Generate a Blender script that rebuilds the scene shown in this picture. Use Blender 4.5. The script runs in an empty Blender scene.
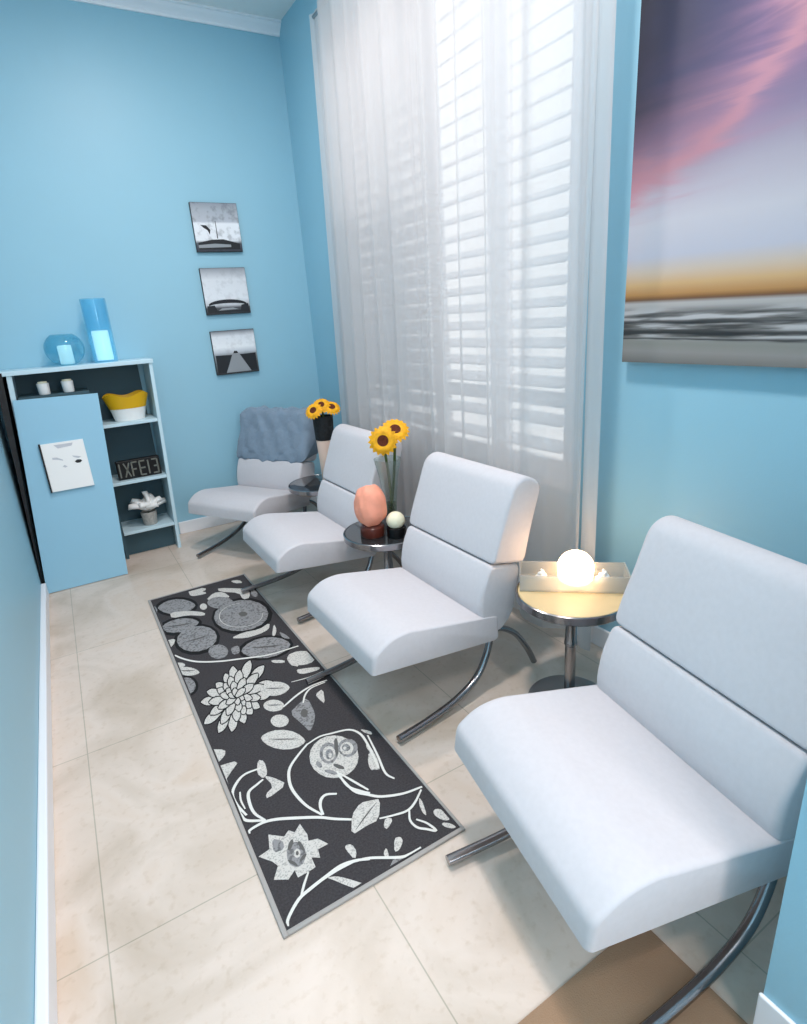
import bpy, bmesh, math, random
from mathutils import Vector, Matrix
random.seed(7)
PI = math.pi
S = bpy.context.scene
COL = S.collection

# ------------------------------------------------------------------ helpers
def lin(c):
    return tuple(((v/255)/12.92 if v/255 <= 0.04045 else ((v/255+0.055)/1.055)**2.4) for v in c)

def mat(name, rgb=(200,200,200), rough=0.6, metal=0.0, spec=0.4, noise=None, bump=None, emit=None, trans=0.0, ior=1.45, alpha=1.0, coat=0.0, sheen=0.0):
    m = bpy.data.materials.new(name); m.use_nodes = True
    nt = m.node_tree; b = nt.nodes['Principled BSDF']
    c = lin(rgb)
    b.inputs['Base Color'].default_value = (*c, 1)
    b.inputs['Roughness'].default_value = rough
    b.inputs['Metallic'].default_value = metal
    b.inputs['Specular IOR Level'].default_value = spec
    b.inputs['Transmission Weight'].default_value = trans
    b.inputs['IOR'].default_value = ior
    b.inputs['Alpha'].default_value = alpha
    b.inputs['Coat Weight'].default_value = coat
    b.inputs['Sheen Weight'].default_value = sheen
    if emit:
        b.inputs['Emission Color'].default_value = (*lin(emit[0]), 1)
        b.inputs['Emission Strength'].default_value = emit[1]
    tc = nt.nodes.new('ShaderNodeTexCoord')
    if noise:      # (scale, amount)
        n = nt.nodes.new('ShaderNodeTexNoise'); n.inputs['Scale'].default_value = noise[0]; n.inputs['Detail'].default_value = 5
        nt.links.new(tc.outputs['Object'], n.inputs['Vector'])
        r = nt.nodes.new('ShaderNodeMapRange')
        r.inputs['From Min'].default_value = .3; r.inputs['From Max'].default_value = .7
        r.inputs['To Min'].default_value = 1-noise[1]; r.inputs['To Max'].default_value = 1+noise[1]
        nt.links.new(n.outputs['Fac'], r.inputs['Value'])
        mx = nt.nodes.new('ShaderNodeMix'); mx.data_type = 'RGBA'; mx.blend_type = 'MULTIPLY'; mx.inputs['Factor'].default_value = 1
        mx.inputs['A'].default_value = (*c, 1)
        nt.links.new(r.outputs['Result'], mx.inputs['B'])
        nt.links.new(mx.outputs['Result'], b.inputs['Base Color'])
    if bump:       # (scale, strength)
        n = nt.nodes.new('ShaderNodeTexNoise'); n.inputs['Scale'].default_value = bump[0]; n.inputs['Detail'].default_value = 4
        nt.links.new(tc.outputs['Object'], n.inputs['Vector'])
        bp = nt.nodes.new('ShaderNodeBump'); bp.inputs['Strength'].default_value = bump[1]; bp.inputs['Distance'].default_value = .01
        nt.links.new(n.outputs['Fac'], bp.inputs['Height']); nt.links.new(bp.outputs['Normal'], b.inputs['Normal'])
    return m

def link(name, bm, mats, parent=None, smooth=True, angle=38, loc=None, rotz=0):
    me = bpy.data.meshes.new(name)
    bmesh.ops.recalc_face_normals(bm, faces=bm.faces[:])
    bm.to_mesh(me); bm.free()
    if not isinstance(mats, (list, tuple)): mats = [mats]
    for m in mats: me.materials.append(m)
    o = bpy.data.objects.new(name, me); COL.objects.link(o)
    if parent is not None: o.parent = parent
    if loc: o.location = loc
    o.rotation_euler.z = rotz
    if smooth:
        for p in me.polygons: p.use_smooth = True
        try: me.set_sharp_from_angle(angle=math.radians(angle))
        except Exception: pass
    return o

def tag(o, label=None, cat=None, group=None, kind=None):
    if label: o['label'] = label
    if cat: o['category'] = cat
    if group: o['group'] = group
    if kind: o['kind'] = kind
    return o

def empty(name, loc, rotz=0, **k):
    o = bpy.data.objects.new(name, None); COL.objects.link(o)
    o.location = loc; o.rotation_euler.z = rotz; o.empty_display_size = .1
    return tag(o, **k)

def copy_tree(o, parent=None):
    c = o.copy(); COL.objects.link(c)
    if parent is not None: c.parent = parent
    for ch in list(o.children): copy_tree(ch, c)
    return c

def box(bm, a, b, mi=0, M=None):
    vs = [bm.verts.new((x, y, z)) for x in (a[0], b[0]) for y in (a[1], b[1]) for z in (a[2], b[2])]
    if M: 
        for v in vs: v.co = M @ v.co
    q = [(0,1,3,2),(4,6,7,5),(0,4,5,1),(2,3,7,6),(0,2,6,4),(1,5,7,3)]
    fs = [bm.faces.new([vs[i] for i in f]) for f in q]
    for f in fs: f.material_index = mi
    return vs

def bev(bm, w, seg=3, edges=None):
    bmesh.ops.bevel(bm, geom=(edges or bm.edges[:]), offset=w, segments=seg, profile=.5, affect='EDGES', clamp_overlap=True)

def B(a, b, w=0, seg=2):
    bm = bmesh.new(); box(bm, a, b)
    if w: bev(bm, w, seg)
    return bm

def lathe(bm, prof, n=32, c=(0,0,0), mi=0, close=False):
    rings = []
    for r, z in prof:
        if r < 1e-5: rings.append([bm.verts.new((c[0], c[1], c[2]+z))])
        else: rings.append([bm.verts.new((c[0]+r*math.cos(2*PI*i/n), c[1]+r*math.sin(2*PI*i/n), c[2]+z)) for i in range(n)])
    pairs = list(zip(rings, rings[1:]))
    if close: pairs.append((rings[-1], rings[0]))
    for A_, B_ in pairs:
        for i in range(n):
            j = (i+1) % n
            if len(A_) == 1 and len(B_) == 1: continue
            if len(A_) == 1: f = bm.faces.new((A_[0], B_[i], B_[j]))
            elif len(B_) == 1: f = bm.faces.new((A_[i], A_[j], B_[0]))
            else: f = bm.faces.new((A_[i], A_[j], B_[j], B_[i]))
            f.material_index = mi

def smooth_path(pts, sub=6):
    P = [Vector(p) for p in pts]
    if len(P) < 3: return P
    out = []
    for i in range(len(P)-1):
        p0 = P[i-1] if i else P[0]*2-P[1]; p1, p2 = P[i], P[i+1]; p3 = P[i+2] if i+2 < len(P) else P[-1]*2-P[-2]
        for k in range(sub):
            t = k/sub
            out.append(.5*((2*p1)+(-p0+p2)*t+(2*p0-5*p1+4*p2-p3)*t*t+(-p0+3*p1-3*p2+p3)*t**3))
    out.append(P[-1]); return out

def tube(bm, pts, r, n=12, sub=6, mi=0, flat=1.0):
    P = smooth_path(pts, sub); N = len(P)
    rr = r if callable(r) else (lambda t: r)
    prev = None; rings = []
    for i, p in enumerate(P):
        t = (P[min(i+1, N-1)]-P[max(i-1, 0)]).normalized()
        if prev is None:
            a = Vector((0, 1, 0)) if abs(t.y) < .9 else Vector((1, 0, 0))
            u = (a - t*a.dot(t)).normalized()
        else: u = (prev - t*prev.dot(t)).normalized()
        prev = u; w = t.cross(u); R_ = rr(i/(N-1))
        rings.append([bm.verts.new(p + u*math.cos(2*PI*k/n)*R_ + w*math.sin(2*PI*k/n)*R_*flat) for k in range(n)])
    for A_, B_ in zip(rings, rings[1:]):
        for k in range(n):
            f = bm.faces.new((A_[k], A_[(k+1) % n], B_[(k+1) % n], B_[k])); f.material_index = mi
    for R_ in (rings[0][::-1], rings[-1]):
        f = bm.faces.new(R_); f.material_index = mi

def prism_y(prof, y0, y1):
    """profile in x,z extruded along y"""
    bm = bmesh.new()
    a = [bm.verts.new((x, y0, z)) for x, z in prof]; b = [bm.verts.new((x, y1, z)) for x, z in prof]
    n = len(prof)
    bm.faces.new(a); bm.faces.new(b[::-1])
    for i in range(n): bm.faces.new((a[i], b[i], b[(i+1) % n], a[(i+1) % n]))
    bmesh.ops.recalc_face_normals(bm, faces=bm.faces[:])
    return bm

def round_profile(pts, rad, seg=5):
    """round each corner of a closed polygon; rad is one number or one per corner"""
    out = []; n = len(pts)
    for i in range(n):
        r = rad[i] if isinstance(rad, (list, tuple)) else rad
        p = Vector(pts[i]); a = Vector(pts[i-1])-p; b = Vector(pts[(i+1) % n])-p
        if r <= 0: out.append(tuple(p)); continue
        d = min(r, a.length*.48, b.length*.48)
        pa = p+a.normalized()*d; pb = p+b.normalized()*d
        for k in range(seg+1):
            t = k/seg; q = pa*(1-t)**2+p*2*t*(1-t)+pb*t*t
            out.append(tuple(q))
    return out

def cushion(prof, rad, half, edge, squash=.0):
    """upholstered pad: rounded profile in x,z, ends rounded over"""
    P = round_profile(prof, rad); n = len(P)
    cen = Vector((sum(p[0] for p in P)/n, sum(p[1] for p in P)/n))
    bm = bmesh.new(); rings = []
    steps = []
    for k in range(6):
        a = PI/2*k/5
        steps.append((-half+edge*(1-math.sin(a)), edge*(1-math.cos(a))))   # y, inset
    steps = steps[::-1]
    ys = [(-half+edge*(1-math.sin(PI/2*k/5)), edge*(1-math.cos(PI/2*k/5))) for k in range(5, -1, -1)]
    # build list from -half outwards
    lst = [(-half, edge*.75)] + [(-half+edge*(1-math.cos(a)), edge*.75*(1-math.sin(a))) for a in [PI/2*k/5 for k in range(1, 6)]]
    full = lst + [(-y, i) for y, i in lst[::-1]]
    for y, ins in full:
        ring = []
        for p in P:
            v = Vector(p)-cen; L = v.length
            q = cen + v*max(0.0, (L-ins)/L)
            ring.append(bm.verts.new((q.x, y, q.y)))
        rings.append(ring)
    for A_, B_ in zip(rings, rings[1:]):
        for k in range(n): bm.faces.new((A_[k], A_[(k+1) % n], B_[(k+1) % n], B_[k]))
    bm.faces.new(rings[0][::-1]); bm.faces.new(rings[-1])
    return bm

def N(m, t, **k):
    n = m.node_tree.nodes.new(t)
    for a, b in k.items(): setattr(n, a, b)
    return n

def ramp(m, stops, interp='LINEAR'):
    r = N(m, 'ShaderNodeValToRGB'); cr = r.color_ramp; cr.interpolation = interp
    while len(cr.elements) > 1: cr.elements.remove(cr.elements[-1])
    cr.elements[0].position = stops[0][0]; cr.elements[0].color = (*lin(stops[0][1]), 1)
    for p, c in stops[1:]:
        e = cr.elements.new(p); e.color = (*lin(c), 1)
    return r

CAMM = [[0.854017, 0.22206, -0.470472], [-0.515835, 0.243945, -0.821222], [-0.067592, 0.944023, 0.32288]]
# woven pattern of the rug, in floor metres
RUG_SHAPES = [
 ('k',0,[(.767,2.915),(.732,2.84),(.681,2.792),(.622,2.774),(.563,2.789),(.512,2.833),(.474,2.902),(.457,2.986),(.462,3.076),(.491,3.158),(.541,3.218),(.605,3.244),(.672,3.231),(.73,3.179),(.768,3.099),(.776,3.005)]),
 ('k',0,[(.453,2.849),(.433,2.789),(.4,2.746),(.36,2.726),(.318,2.731),(.279,2.759),(.249,2.807),(.233,2.869),(.232,2.937),(.248,3.001),(.28,3.05),(.322,3.076),(.369,3.073),(.411,3.041),(.442,2.986),(.456,2.918)]),
 ('k',0,[(.746,2.53),(.723,2.49),(.685,2.465),(.638,2.457),(.589,2.469),(.544,2.496),(.51,2.537),(.491,2.585),(.491,2.634),(.511,2.677),(.548,2.706),(.596,2.716),(.649,2.706),(.697,2.675),(.733,2.631),(.75,2.58)]),
 ('k',0,[(.408,3.072),(.393,3.032),(.363,3.004),(.324,2.992),(.281,2.997),(.24,3.018),(.212,3.052),(.212,3.095),(.212,3.14),(.212,3.181),(.221,3.212),(.261,3.227),(.307,3.223),(.35,3.201),(.385,3.164),(.405,3.118)]),
 ('k',0,[(.436,3.3),(.418,3.255),(.387,3.228),(.347,3.221),(.305,3.235),(.265,3.268),(.234,3.316),(.216,3.372),(.214,3.428),(.229,3.475),(.259,3.506),(.301,3.516),(.346,3.501),(.388,3.465),(.42,3.414),(.436,3.355)]),
 ('k',0,[(.255,2.456),(.245,2.426),(.229,2.407),(.212,2.399),(.212,2.406),(.212,2.425),(.212,2.454),(.212,2.489),(.212,2.525),(.212,2.557),(.212,2.579),(.212,2.587),(.227,2.581),(.244,2.56),(.255,2.529),(.259,2.492)]),
 ('g',1,[(.748,2.932),(.717,2.868),(.673,2.827),(.62,2.813),(.568,2.826),(.521,2.866),(.487,2.926),(.471,2.999),(.475,3.076),(.501,3.145),(.545,3.194),(.601,3.215),(.66,3.202),(.711,3.157),(.745,3.089),(.758,3.009)]),
 ('d',2,[(.646,2.999),(.642,2.99),(.635,2.984),(.626,2.983),(.618,2.987),(.61,2.996),(.606,3.007),(.604,3.02),(.605,3.032),(.61,3.041),(.617,3.047),(.626,3.048),(.634,3.044),(.641,3.036),(.646,3.024),(.648,3.011)]),
 ('g',1,[(.439,2.861),(.423,2.811),(.395,2.776),(.36,2.76),(.323,2.764),(.289,2.789),(.263,2.829),(.249,2.881),(.248,2.938),(.262,2.99),(.289,3.03),(.325,3.05),(.365,3.046),(.402,3.02),(.429,2.975),(.442,2.919)]),
 ('g',1,[(.732,2.536),(.716,2.511),(.681,2.488),(.638,2.478),(.594,2.486),(.554,2.513),(.524,2.553),(.507,2.597),(.505,2.629),(.52,2.654),(.553,2.68),(.597,2.693),(.644,2.685),(.686,2.657),(.717,2.614),(.732,2.568)]),
 ('g',1,[(.448,2.666),(.438,2.643),(.424,2.628),(.407,2.624),(.389,2.631),(.375,2.648),(.365,2.672),(.361,2.701),(.364,2.73),(.373,2.754),(.388,2.77),(.406,2.775),(.424,2.768),(.439,2.75),(.449,2.724),(.452,2.695)]),
 ('g',1,[(.393,3.082),(.382,3.06),(.357,3.038),(.323,3.026),(.285,3.029),(.25,3.048),(.221,3.079),(.212,3.114),(.212,3.14),(.212,3.162),(.231,3.186),(.265,3.199),(.304,3.197),(.341,3.177),(.371,3.144),(.388,3.108)]),
 ('w',1,[(.508,2.795),(.549,2.805),(.584,2.804),(.628,2.791),(.662,2.793),(.703,2.814),(.713,2.806),(.697,2.767),(.677,2.748),(.643,2.738),(.614,2.736),(.573,2.739),(.543,2.752),(.506,2.78)]),
 ('g',1,[(.422,3.307),(.41,3.285),(.383,3.261),(.347,3.251),(.309,3.261),(.274,3.293),(.247,3.339),(.231,3.388),(.227,3.42),(.238,3.444),(.265,3.47),(.301,3.482),(.341,3.472),(.378,3.438),(.405,3.389),(.42,3.339)]),
 ('w',1,[(.5,3.348),(.538,3.393),(.565,3.405),(.595,3.39),(.612,3.358),(.622,3.294),(.613,3.282),(.582,3.317),(.551,3.33),(.504,3.331)]),
 ('g',1,[(.619,3.194),(.606,3.168),(.585,3.154),(.56,3.154),(.534,3.168),(.511,3.193),(.495,3.226),(.487,3.262),(.489,3.297),(.501,3.324),(.522,3.339),(.547,3.34),(.574,3.326),(.598,3.3),(.615,3.265),(.622,3.228)]),
 ('w',1,[(.476,3.245),(.471,3.23),(.464,3.219),(.456,3.215),(.449,3.217),(.443,3.225),(.439,3.239),(.438,3.255),(.44,3.272),(.445,3.288),(.452,3.298),(.46,3.303),(.467,3.301),(.474,3.292),(.477,3.279),(.478,3.262)]),
 ('w',1,[(.444,3.53),(.484,3.53),(.508,3.53),(.528,3.508),(.523,3.485),(.49,3.463),(.465,3.453),(.434,3.449),(.424,3.473),(.427,3.53)]),
 ('w',1,[(.698,3.513),(.727,3.5),(.74,3.481),(.745,3.446),(.737,3.438),(.712,3.452),(.699,3.47),(.69,3.504)]),
 ('w',1,[(.627,3.435),(.717,3.352),(.745,3.292),(.727,3.221),(.711,3.194),(.687,3.195),(.679,3.219),(.683,3.28),(.663,3.326),(.609,3.38),(.588,3.415),(.59,3.453)]),
 ('w',1,[(.299,3.299),(.356,3.271),(.394,3.241),(.435,3.193),(.447,3.165),(.439,3.144),(.419,3.151),(.374,3.193),(.338,3.213),(.291,3.222),(.273,3.244),(.275,3.292)]),
 ('g',1,[(.212,3.291),(.212,3.235),(.213,3.194),(.212,3.146),(.212,3.139),(.212,3.166),(.212,3.206),(.212,3.283)]),
 ('w',1,[(.212,2.983),(.236,2.979),(.244,2.962),(.231,2.923),(.217,2.905),(.212,2.897),(.212,2.913),(.212,2.964)]),
 ('w',1,[(.732,2.781),(.727,2.74),(.718,2.71),(.7,2.675),(.69,2.666),(.685,2.677),(.694,2.706),(.722,2.771)]),
 ('k',1,[(.424,2.218),(.441,2.191),(.461,2.169),(.48,2.164),(.505,2.175),(.511,2.195),(.5,2.229),(.484,2.248),(.459,2.254),(.434,2.253)]),
 ('w',1,[(.432,2.217),(.44,2.204),(.448,2.194),(.459,2.182),(.467,2.176),(.478,2.173),(.487,2.174),(.499,2.181),(.504,2.185),(.505,2.189),(.504,2.197),(.5,2.214),(.494,2.225),(.485,2.235),(.476,2.241),(.462,2.244),(.452,2.245),(.44,2.245),(.434,2.24),(.43,2.227)]),
 ('k',1,[(.395,2.2),(.4,2.167),(.407,2.138),(.419,2.123),(.439,2.12),(.448,2.134),(.45,2.17),(.445,2.194),(.43,2.212),(.412,2.226)]),
 ('w',1,[(.401,2.194),(.403,2.178),(.405,2.166),(.409,2.15),(.414,2.14),(.42,2.132),(.427,2.129),(.436,2.129),(.441,2.13),(.443,2.132),(.444,2.14),(.446,2.157),(.445,2.169),(.442,2.183),(.437,2.192),(.429,2.202),(.423,2.208),(.414,2.214),(.409,2.213),(.403,2.204)]),
 ('k',1,[(.378,2.196),(.375,2.163),(.374,2.133),(.382,2.113),(.398,2.099),(.408,2.106),(.418,2.137),(.418,2.162),(.41,2.187),(.398,2.21)]),
 ('w',1,[(.382,2.187),(.38,2.172),(.379,2.159),(.379,2.142),(.381,2.132),(.384,2.12),(.389,2.114),(.397,2.108),(.401,2.107),(.403,2.108),(.406,2.114),(.411,2.129),(.413,2.14),(.414,2.154),(.412,2.165),(.407,2.178),(.403,2.188),(.397,2.198),(.392,2.2),(.385,2.195)]),
 ('k',1,[(.359,2.187),(.348,2.154),(.34,2.121),(.341,2.093),(.351,2.065),(.361,2.063),(.377,2.088),(.384,2.115),(.383,2.149),(.379,2.185)]),
 ('w',1,[(.36,2.175),(.355,2.159),(.351,2.146),(.347,2.128),(.345,2.114),(.345,2.099),(.347,2.088),(.353,2.075),(.355,2.07),(.358,2.069),(.362,2.073),(.369,2.085),(.374,2.095),(.378,2.11),(.379,2.123),(.379,2.142),(.378,2.156),(.376,2.173),(.372,2.18),(.365,2.181)]),
 ('k',1,[(.337,2.184),(.317,2.153),(.3,2.12),(.293,2.087),(.293,2.049),(.302,2.04),(.322,2.057),(.336,2.084),(.346,2.124),(.353,2.167)]),
 ('w',1,[(.334,2.17),(.325,2.155),(.317,2.142),(.308,2.124),(.303,2.109),(.298,2.091),(.297,2.076),(.297,2.058),(.298,2.05),(.3,2.048),(.305,2.05),(.315,2.058),(.322,2.067),(.33,2.082),(.335,2.096),(.34,2.119),(.344,2.136),(.347,2.157),(.346,2.167),(.34,2.173)]),
 ('k',1,[(.319,2.198),(.293,2.176),(.269,2.149),(.255,2.118),(.247,2.077),(.254,2.064),(.277,2.072),(.296,2.093),(.315,2.131),(.331,2.172)]),
 ('w',1,[(.313,2.185),(.301,2.175),(.291,2.165),(.277,2.149),(.269,2.136),(.261,2.119),(.256,2.104),(.253,2.084),(.252,2.076),(.253,2.073),(.258,2.073),(.27,2.076),(.278,2.082),(.289,2.094),(.297,2.107),(.308,2.128),(.315,2.145),(.323,2.165),(.324,2.177),(.32,2.186)]),
 ('k',1,[(.307,2.242),(.279,2.238),(.25,2.229),(.229,2.207),(.212,2.173),(.215,2.155),(.239,2.146),(.262,2.153),(.288,2.178),(.312,2.208)]),
 ('w',1,[(.3,2.233),(.286,2.231),(.274,2.228),(.258,2.223),(.247,2.216),(.235,2.204),(.227,2.193),(.219,2.176),(.216,2.167),(.217,2.163),(.222,2.16),(.233,2.155),(.243,2.155),(.256,2.16),(.267,2.167),(.281,2.18),(.292,2.191),(.304,2.206),(.308,2.217),(.306,2.229)]),
 ('k',1,[(.324,2.309),(.303,2.333),(.28,2.352),(.259,2.353),(.236,2.335),(.233,2.314),(.249,2.282),(.268,2.267),(.293,2.267),(.318,2.272)]),
 ('w',1,[(.316,2.308),(.306,2.32),(.297,2.329),(.284,2.339),(.274,2.343),(.262,2.344),(.253,2.34),(.242,2.331),(.238,2.326),(.237,2.321),(.24,2.313),(.247,2.297),(.254,2.287),(.265,2.279),(.275,2.276),(.289,2.275),(.299,2.276),(.311,2.279),(.317,2.285),(.319,2.298)]),
 ('k',1,[(.345,2.331),(.332,2.365),(.318,2.395),(.301,2.405),(.278,2.399),(.272,2.38),(.278,2.34),(.291,2.317),(.311,2.305),(.332,2.298)]),
 ('w',1,[(.338,2.334),(.332,2.351),(.326,2.364),(.318,2.38),(.311,2.388),(.302,2.395),(.294,2.396),(.283,2.392),(.278,2.388),(.277,2.384),(.277,2.375),(.28,2.356),(.284,2.343),(.291,2.33),(.298,2.322),(.309,2.315),(.318,2.311),(.328,2.308),(.334,2.312),(.338,2.323)]),
 ('k',1,[(.368,2.34),(.367,2.378),(.362,2.412),(.351,2.431),(.331,2.439),(.321,2.425),(.317,2.385),(.321,2.357),(.334,2.336),(.35,2.317)]),
 ('w',1,[(.363,2.348),(.363,2.365),(.361,2.38),(.359,2.398),(.355,2.41),(.349,2.421),(.343,2.426),(.334,2.428),(.329,2.428),(.327,2.425),(.325,2.416),(.322,2.398),(.322,2.384),(.324,2.369),(.328,2.358),(.335,2.346),(.341,2.338),(.349,2.329),(.354,2.329),(.36,2.338)]),
 ('k',1,[(.391,2.349),(.401,2.388),(.407,2.426),(.404,2.457),(.39,2.487),(.378,2.485),(.363,2.449),(.358,2.417),(.362,2.381),(.37,2.346)]),
 ('w',1,[(.389,2.362),(.394,2.38),(.397,2.395),(.4,2.417),(.401,2.432),(.4,2.449),(.396,2.461),(.389,2.474),(.385,2.479),(.383,2.478),(.379,2.472),(.371,2.456),(.367,2.443),(.364,2.425),(.364,2.41),(.366,2.389),(.369,2.375),(.372,2.359),(.377,2.353),(.384,2.354)]),
 ('k',1,[(.408,2.358),(.425,2.396),(.44,2.438),(.444,2.478),(.439,2.523),(.427,2.529),(.405,2.497),(.394,2.461),(.389,2.414),(.388,2.367)]),
 ('w',1,[(.409,2.373),(.417,2.391),(.424,2.408),(.432,2.431),(.436,2.449),(.439,2.472),(.438,2.489),(.435,2.51),(.433,2.518),(.43,2.519),(.425,2.514),(.414,2.5),(.407,2.487),(.401,2.466),(.397,2.448),(.395,2.422),(.394,2.403),(.393,2.381),(.396,2.371),(.403,2.367)]),
 ('k',1,[(.437,2.349),(.465,2.378),(.493,2.415),(.512,2.458),(.523,2.513),(.515,2.53),(.486,2.512),(.462,2.479),(.441,2.427),(.424,2.375)]),
 ('w',1,[(.443,2.364),(.457,2.379),(.468,2.392),(.484,2.413),(.494,2.431),(.504,2.455),(.511,2.475),(.516,2.502),(.517,2.514),(.515,2.517),(.509,2.516),(.494,2.508),(.484,2.498),(.47,2.479),(.46,2.46),(.448,2.432),(.441,2.411),(.432,2.385),(.431,2.372),(.436,2.362)]),
 ('k',1,[(.451,2.313),(.483,2.325),(.516,2.344),(.542,2.375),(.564,2.423),(.561,2.444),(.531,2.446),(.502,2.428),(.471,2.389),(.444,2.348)]),
 ('w',1,[(.459,2.325),(.475,2.331),(.488,2.337),(.507,2.348),(.52,2.36),(.535,2.377),(.544,2.393),(.555,2.417),(.559,2.428),(.558,2.432),(.552,2.435),(.538,2.436),(.526,2.433),(.51,2.423),(.497,2.41),(.479,2.389),(.467,2.373),(.454,2.352),(.45,2.34),(.452,2.327)]),
 ('k',1,[(.444,2.253),(.471,2.24),(.499,2.233),(.525,2.241),(.551,2.268),(.554,2.29),(.532,2.315),(.508,2.321),(.477,2.309),(.447,2.292)]),
 ('w',1,[(.453,2.258),(.466,2.251),(.478,2.247),(.494,2.243),(.506,2.244),(.52,2.248),(.531,2.255),(.543,2.269),(.549,2.277),(.549,2.281),(.545,2.288),(.535,2.301),(.526,2.307),(.512,2.31),(.5,2.309),(.483,2.303),(.47,2.297),(.456,2.288),(.45,2.279),(.449,2.266)]),
 ('k',1,[(.398,2.231),(.412,2.204),(.427,2.182),(.444,2.176),(.465,2.184),(.471,2.202),(.464,2.235),(.451,2.254),(.43,2.261),(.408,2.263)]),
 ('w',1,[(.406,2.23),(.412,2.217),(.418,2.207),(.426,2.195),(.433,2.189),(.443,2.185),(.45,2.185),(.46,2.19),(.465,2.193),(.466,2.197),(.465,2.205),(.462,2.221),(.458,2.231),(.451,2.241),(.444,2.247),(.432,2.251),(.424,2.253),(.413,2.254),(.408,2.25),(.404,2.239)]),
 ('k',1,[(.379,2.226),(.38,2.195),(.383,2.168),(.392,2.153),(.409,2.145),(.419,2.156),(.424,2.188),(.421,2.211),(.41,2.229),(.396,2.246)]),
 ('w',1,[(.384,2.219),(.384,2.205),(.385,2.193),(.387,2.178),(.389,2.169),(.394,2.16),(.399,2.156),(.407,2.154),(.411,2.154),(.413,2.156),(.415,2.163),(.418,2.177),(.419,2.188),(.417,2.201),(.415,2.21),(.409,2.22),(.404,2.227),(.397,2.234),(.392,2.234),(.386,2.228)]),
 ('k',1,[(.367,2.225),(.359,2.194),(.355,2.165),(.358,2.142),(.369,2.119),(.379,2.121),(.392,2.146),(.397,2.171),(.393,2.199),(.387,2.228)]),
 ('w',1,[(.369,2.214),(.366,2.2),(.363,2.188),(.36,2.172),(.36,2.16),(.361,2.148),(.364,2.139),(.37,2.129),(.373,2.125),(.375,2.126),(.379,2.13),(.385,2.141),(.389,2.151),(.391,2.165),(.391,2.176),(.389,2.192),(.387,2.203),(.384,2.216),(.38,2.221),(.374,2.22)]),
 ('k',1,[(.356,2.223),(.341,2.193),(.328,2.162),(.324,2.132),(.328,2.098),(.337,2.092),(.355,2.112),(.365,2.137),(.37,2.173),(.373,2.212)]),
 ('w',1,[(.355,2.21),(.348,2.196),(.342,2.183),(.335,2.166),(.331,2.152),(.329,2.136),(.329,2.123),(.331,2.108),(.333,2.101),(.335,2.1),(.339,2.102),(.347,2.111),(.353,2.12),(.359,2.134),(.362,2.147),(.365,2.168),(.367,2.183),(.368,2.201),(.366,2.21),(.36,2.214)]),
 ('k',1,[(.341,2.236),(.317,2.217),(.294,2.194),(.28,2.165),(.271,2.127),(.277,2.113),(.3,2.119),(.318,2.138),(.336,2.172),(.352,2.21)]),
 ('w',1,[(.336,2.224),(.324,2.215),(.315,2.206),(.302,2.192),(.294,2.181),(.286,2.165),(.281,2.151),(.277,2.133),(.276,2.125),(.277,2.122),(.282,2.122),(.293,2.124),(.301,2.129),(.311,2.14),(.319,2.151),(.329,2.17),(.337,2.185),(.344,2.204),(.346,2.215),(.342,2.224)]),
 ('k',1,[(.339,2.268),(.313,2.27),(.286,2.267),(.266,2.251),(.248,2.221),(.25,2.202),(.271,2.19),(.293,2.192),(.317,2.211),(.341,2.234)]),
 ('w',1,[(.331,2.26),(.318,2.262),(.307,2.261),(.293,2.259),(.282,2.255),(.271,2.246),(.263,2.237),(.255,2.222),(.252,2.215),(.252,2.211),(.256,2.207),(.267,2.2),(.275,2.198),(.287,2.2),(.297,2.205),(.311,2.215),(.321,2.223),(.333,2.235),(.337,2.244),(.336,2.255)]),
 ('k',1,[(.348,2.295),(.327,2.314),(.306,2.329),(.286,2.328),(.265,2.31),(.263,2.289),(.278,2.262),(.296,2.25),(.319,2.252),(.343,2.259)]),
 ('w',1,[(.34,2.292),(.33,2.302),(.322,2.309),(.309,2.317),(.3,2.32),(.289,2.319),(.281,2.315),(.271,2.306),(.267,2.301),(.267,2.297),(.269,2.29),(.276,2.276),(.283,2.268),(.293,2.262),(.302,2.259),(.315,2.26),(.325,2.262),(.336,2.266),(.341,2.272),(.343,2.284)]),
 ('k',1,[(.37,2.311),(.364,2.344),(.357,2.373),(.344,2.386),(.325,2.387),(.316,2.371),(.317,2.334),(.324,2.311),(.338,2.296),(.355,2.284)]),
 ('w',1,[(.364,2.316),(.362,2.331),(.359,2.343),(.354,2.359),(.35,2.368),(.343,2.376),(.337,2.379),(.328,2.378),(.323,2.376),(.322,2.373),(.321,2.365),(.32,2.348),(.322,2.336),(.326,2.323),(.33,2.314),(.339,2.306),(.345,2.3),(.353,2.295),(.358,2.297),(.363,2.306)]),
 ('k',1,[(.383,2.31),(.386,2.344),(.387,2.375),(.38,2.396),(.364,2.412),(.353,2.404),(.344,2.37),(.344,2.344),(.352,2.32),(.363,2.297)]),
 ('w',1,[(.379,2.32),(.381,2.335),(.382,2.348),(.382,2.365),(.381,2.376),(.377,2.388),(.372,2.395),(.365,2.401),(.361,2.402),(.358,2.401),(.356,2.394),(.351,2.379),(.349,2.367),(.349,2.353),(.351,2.342),(.355,2.329),(.359,2.319),(.364,2.309),(.369,2.307),(.375,2.312)]),
 ('k',1,[(.393,2.313),(.404,2.347),(.413,2.382),(.413,2.412),(.403,2.445),(.391,2.446),(.375,2.416),(.368,2.386),(.37,2.351),(.373,2.315)]),
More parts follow.
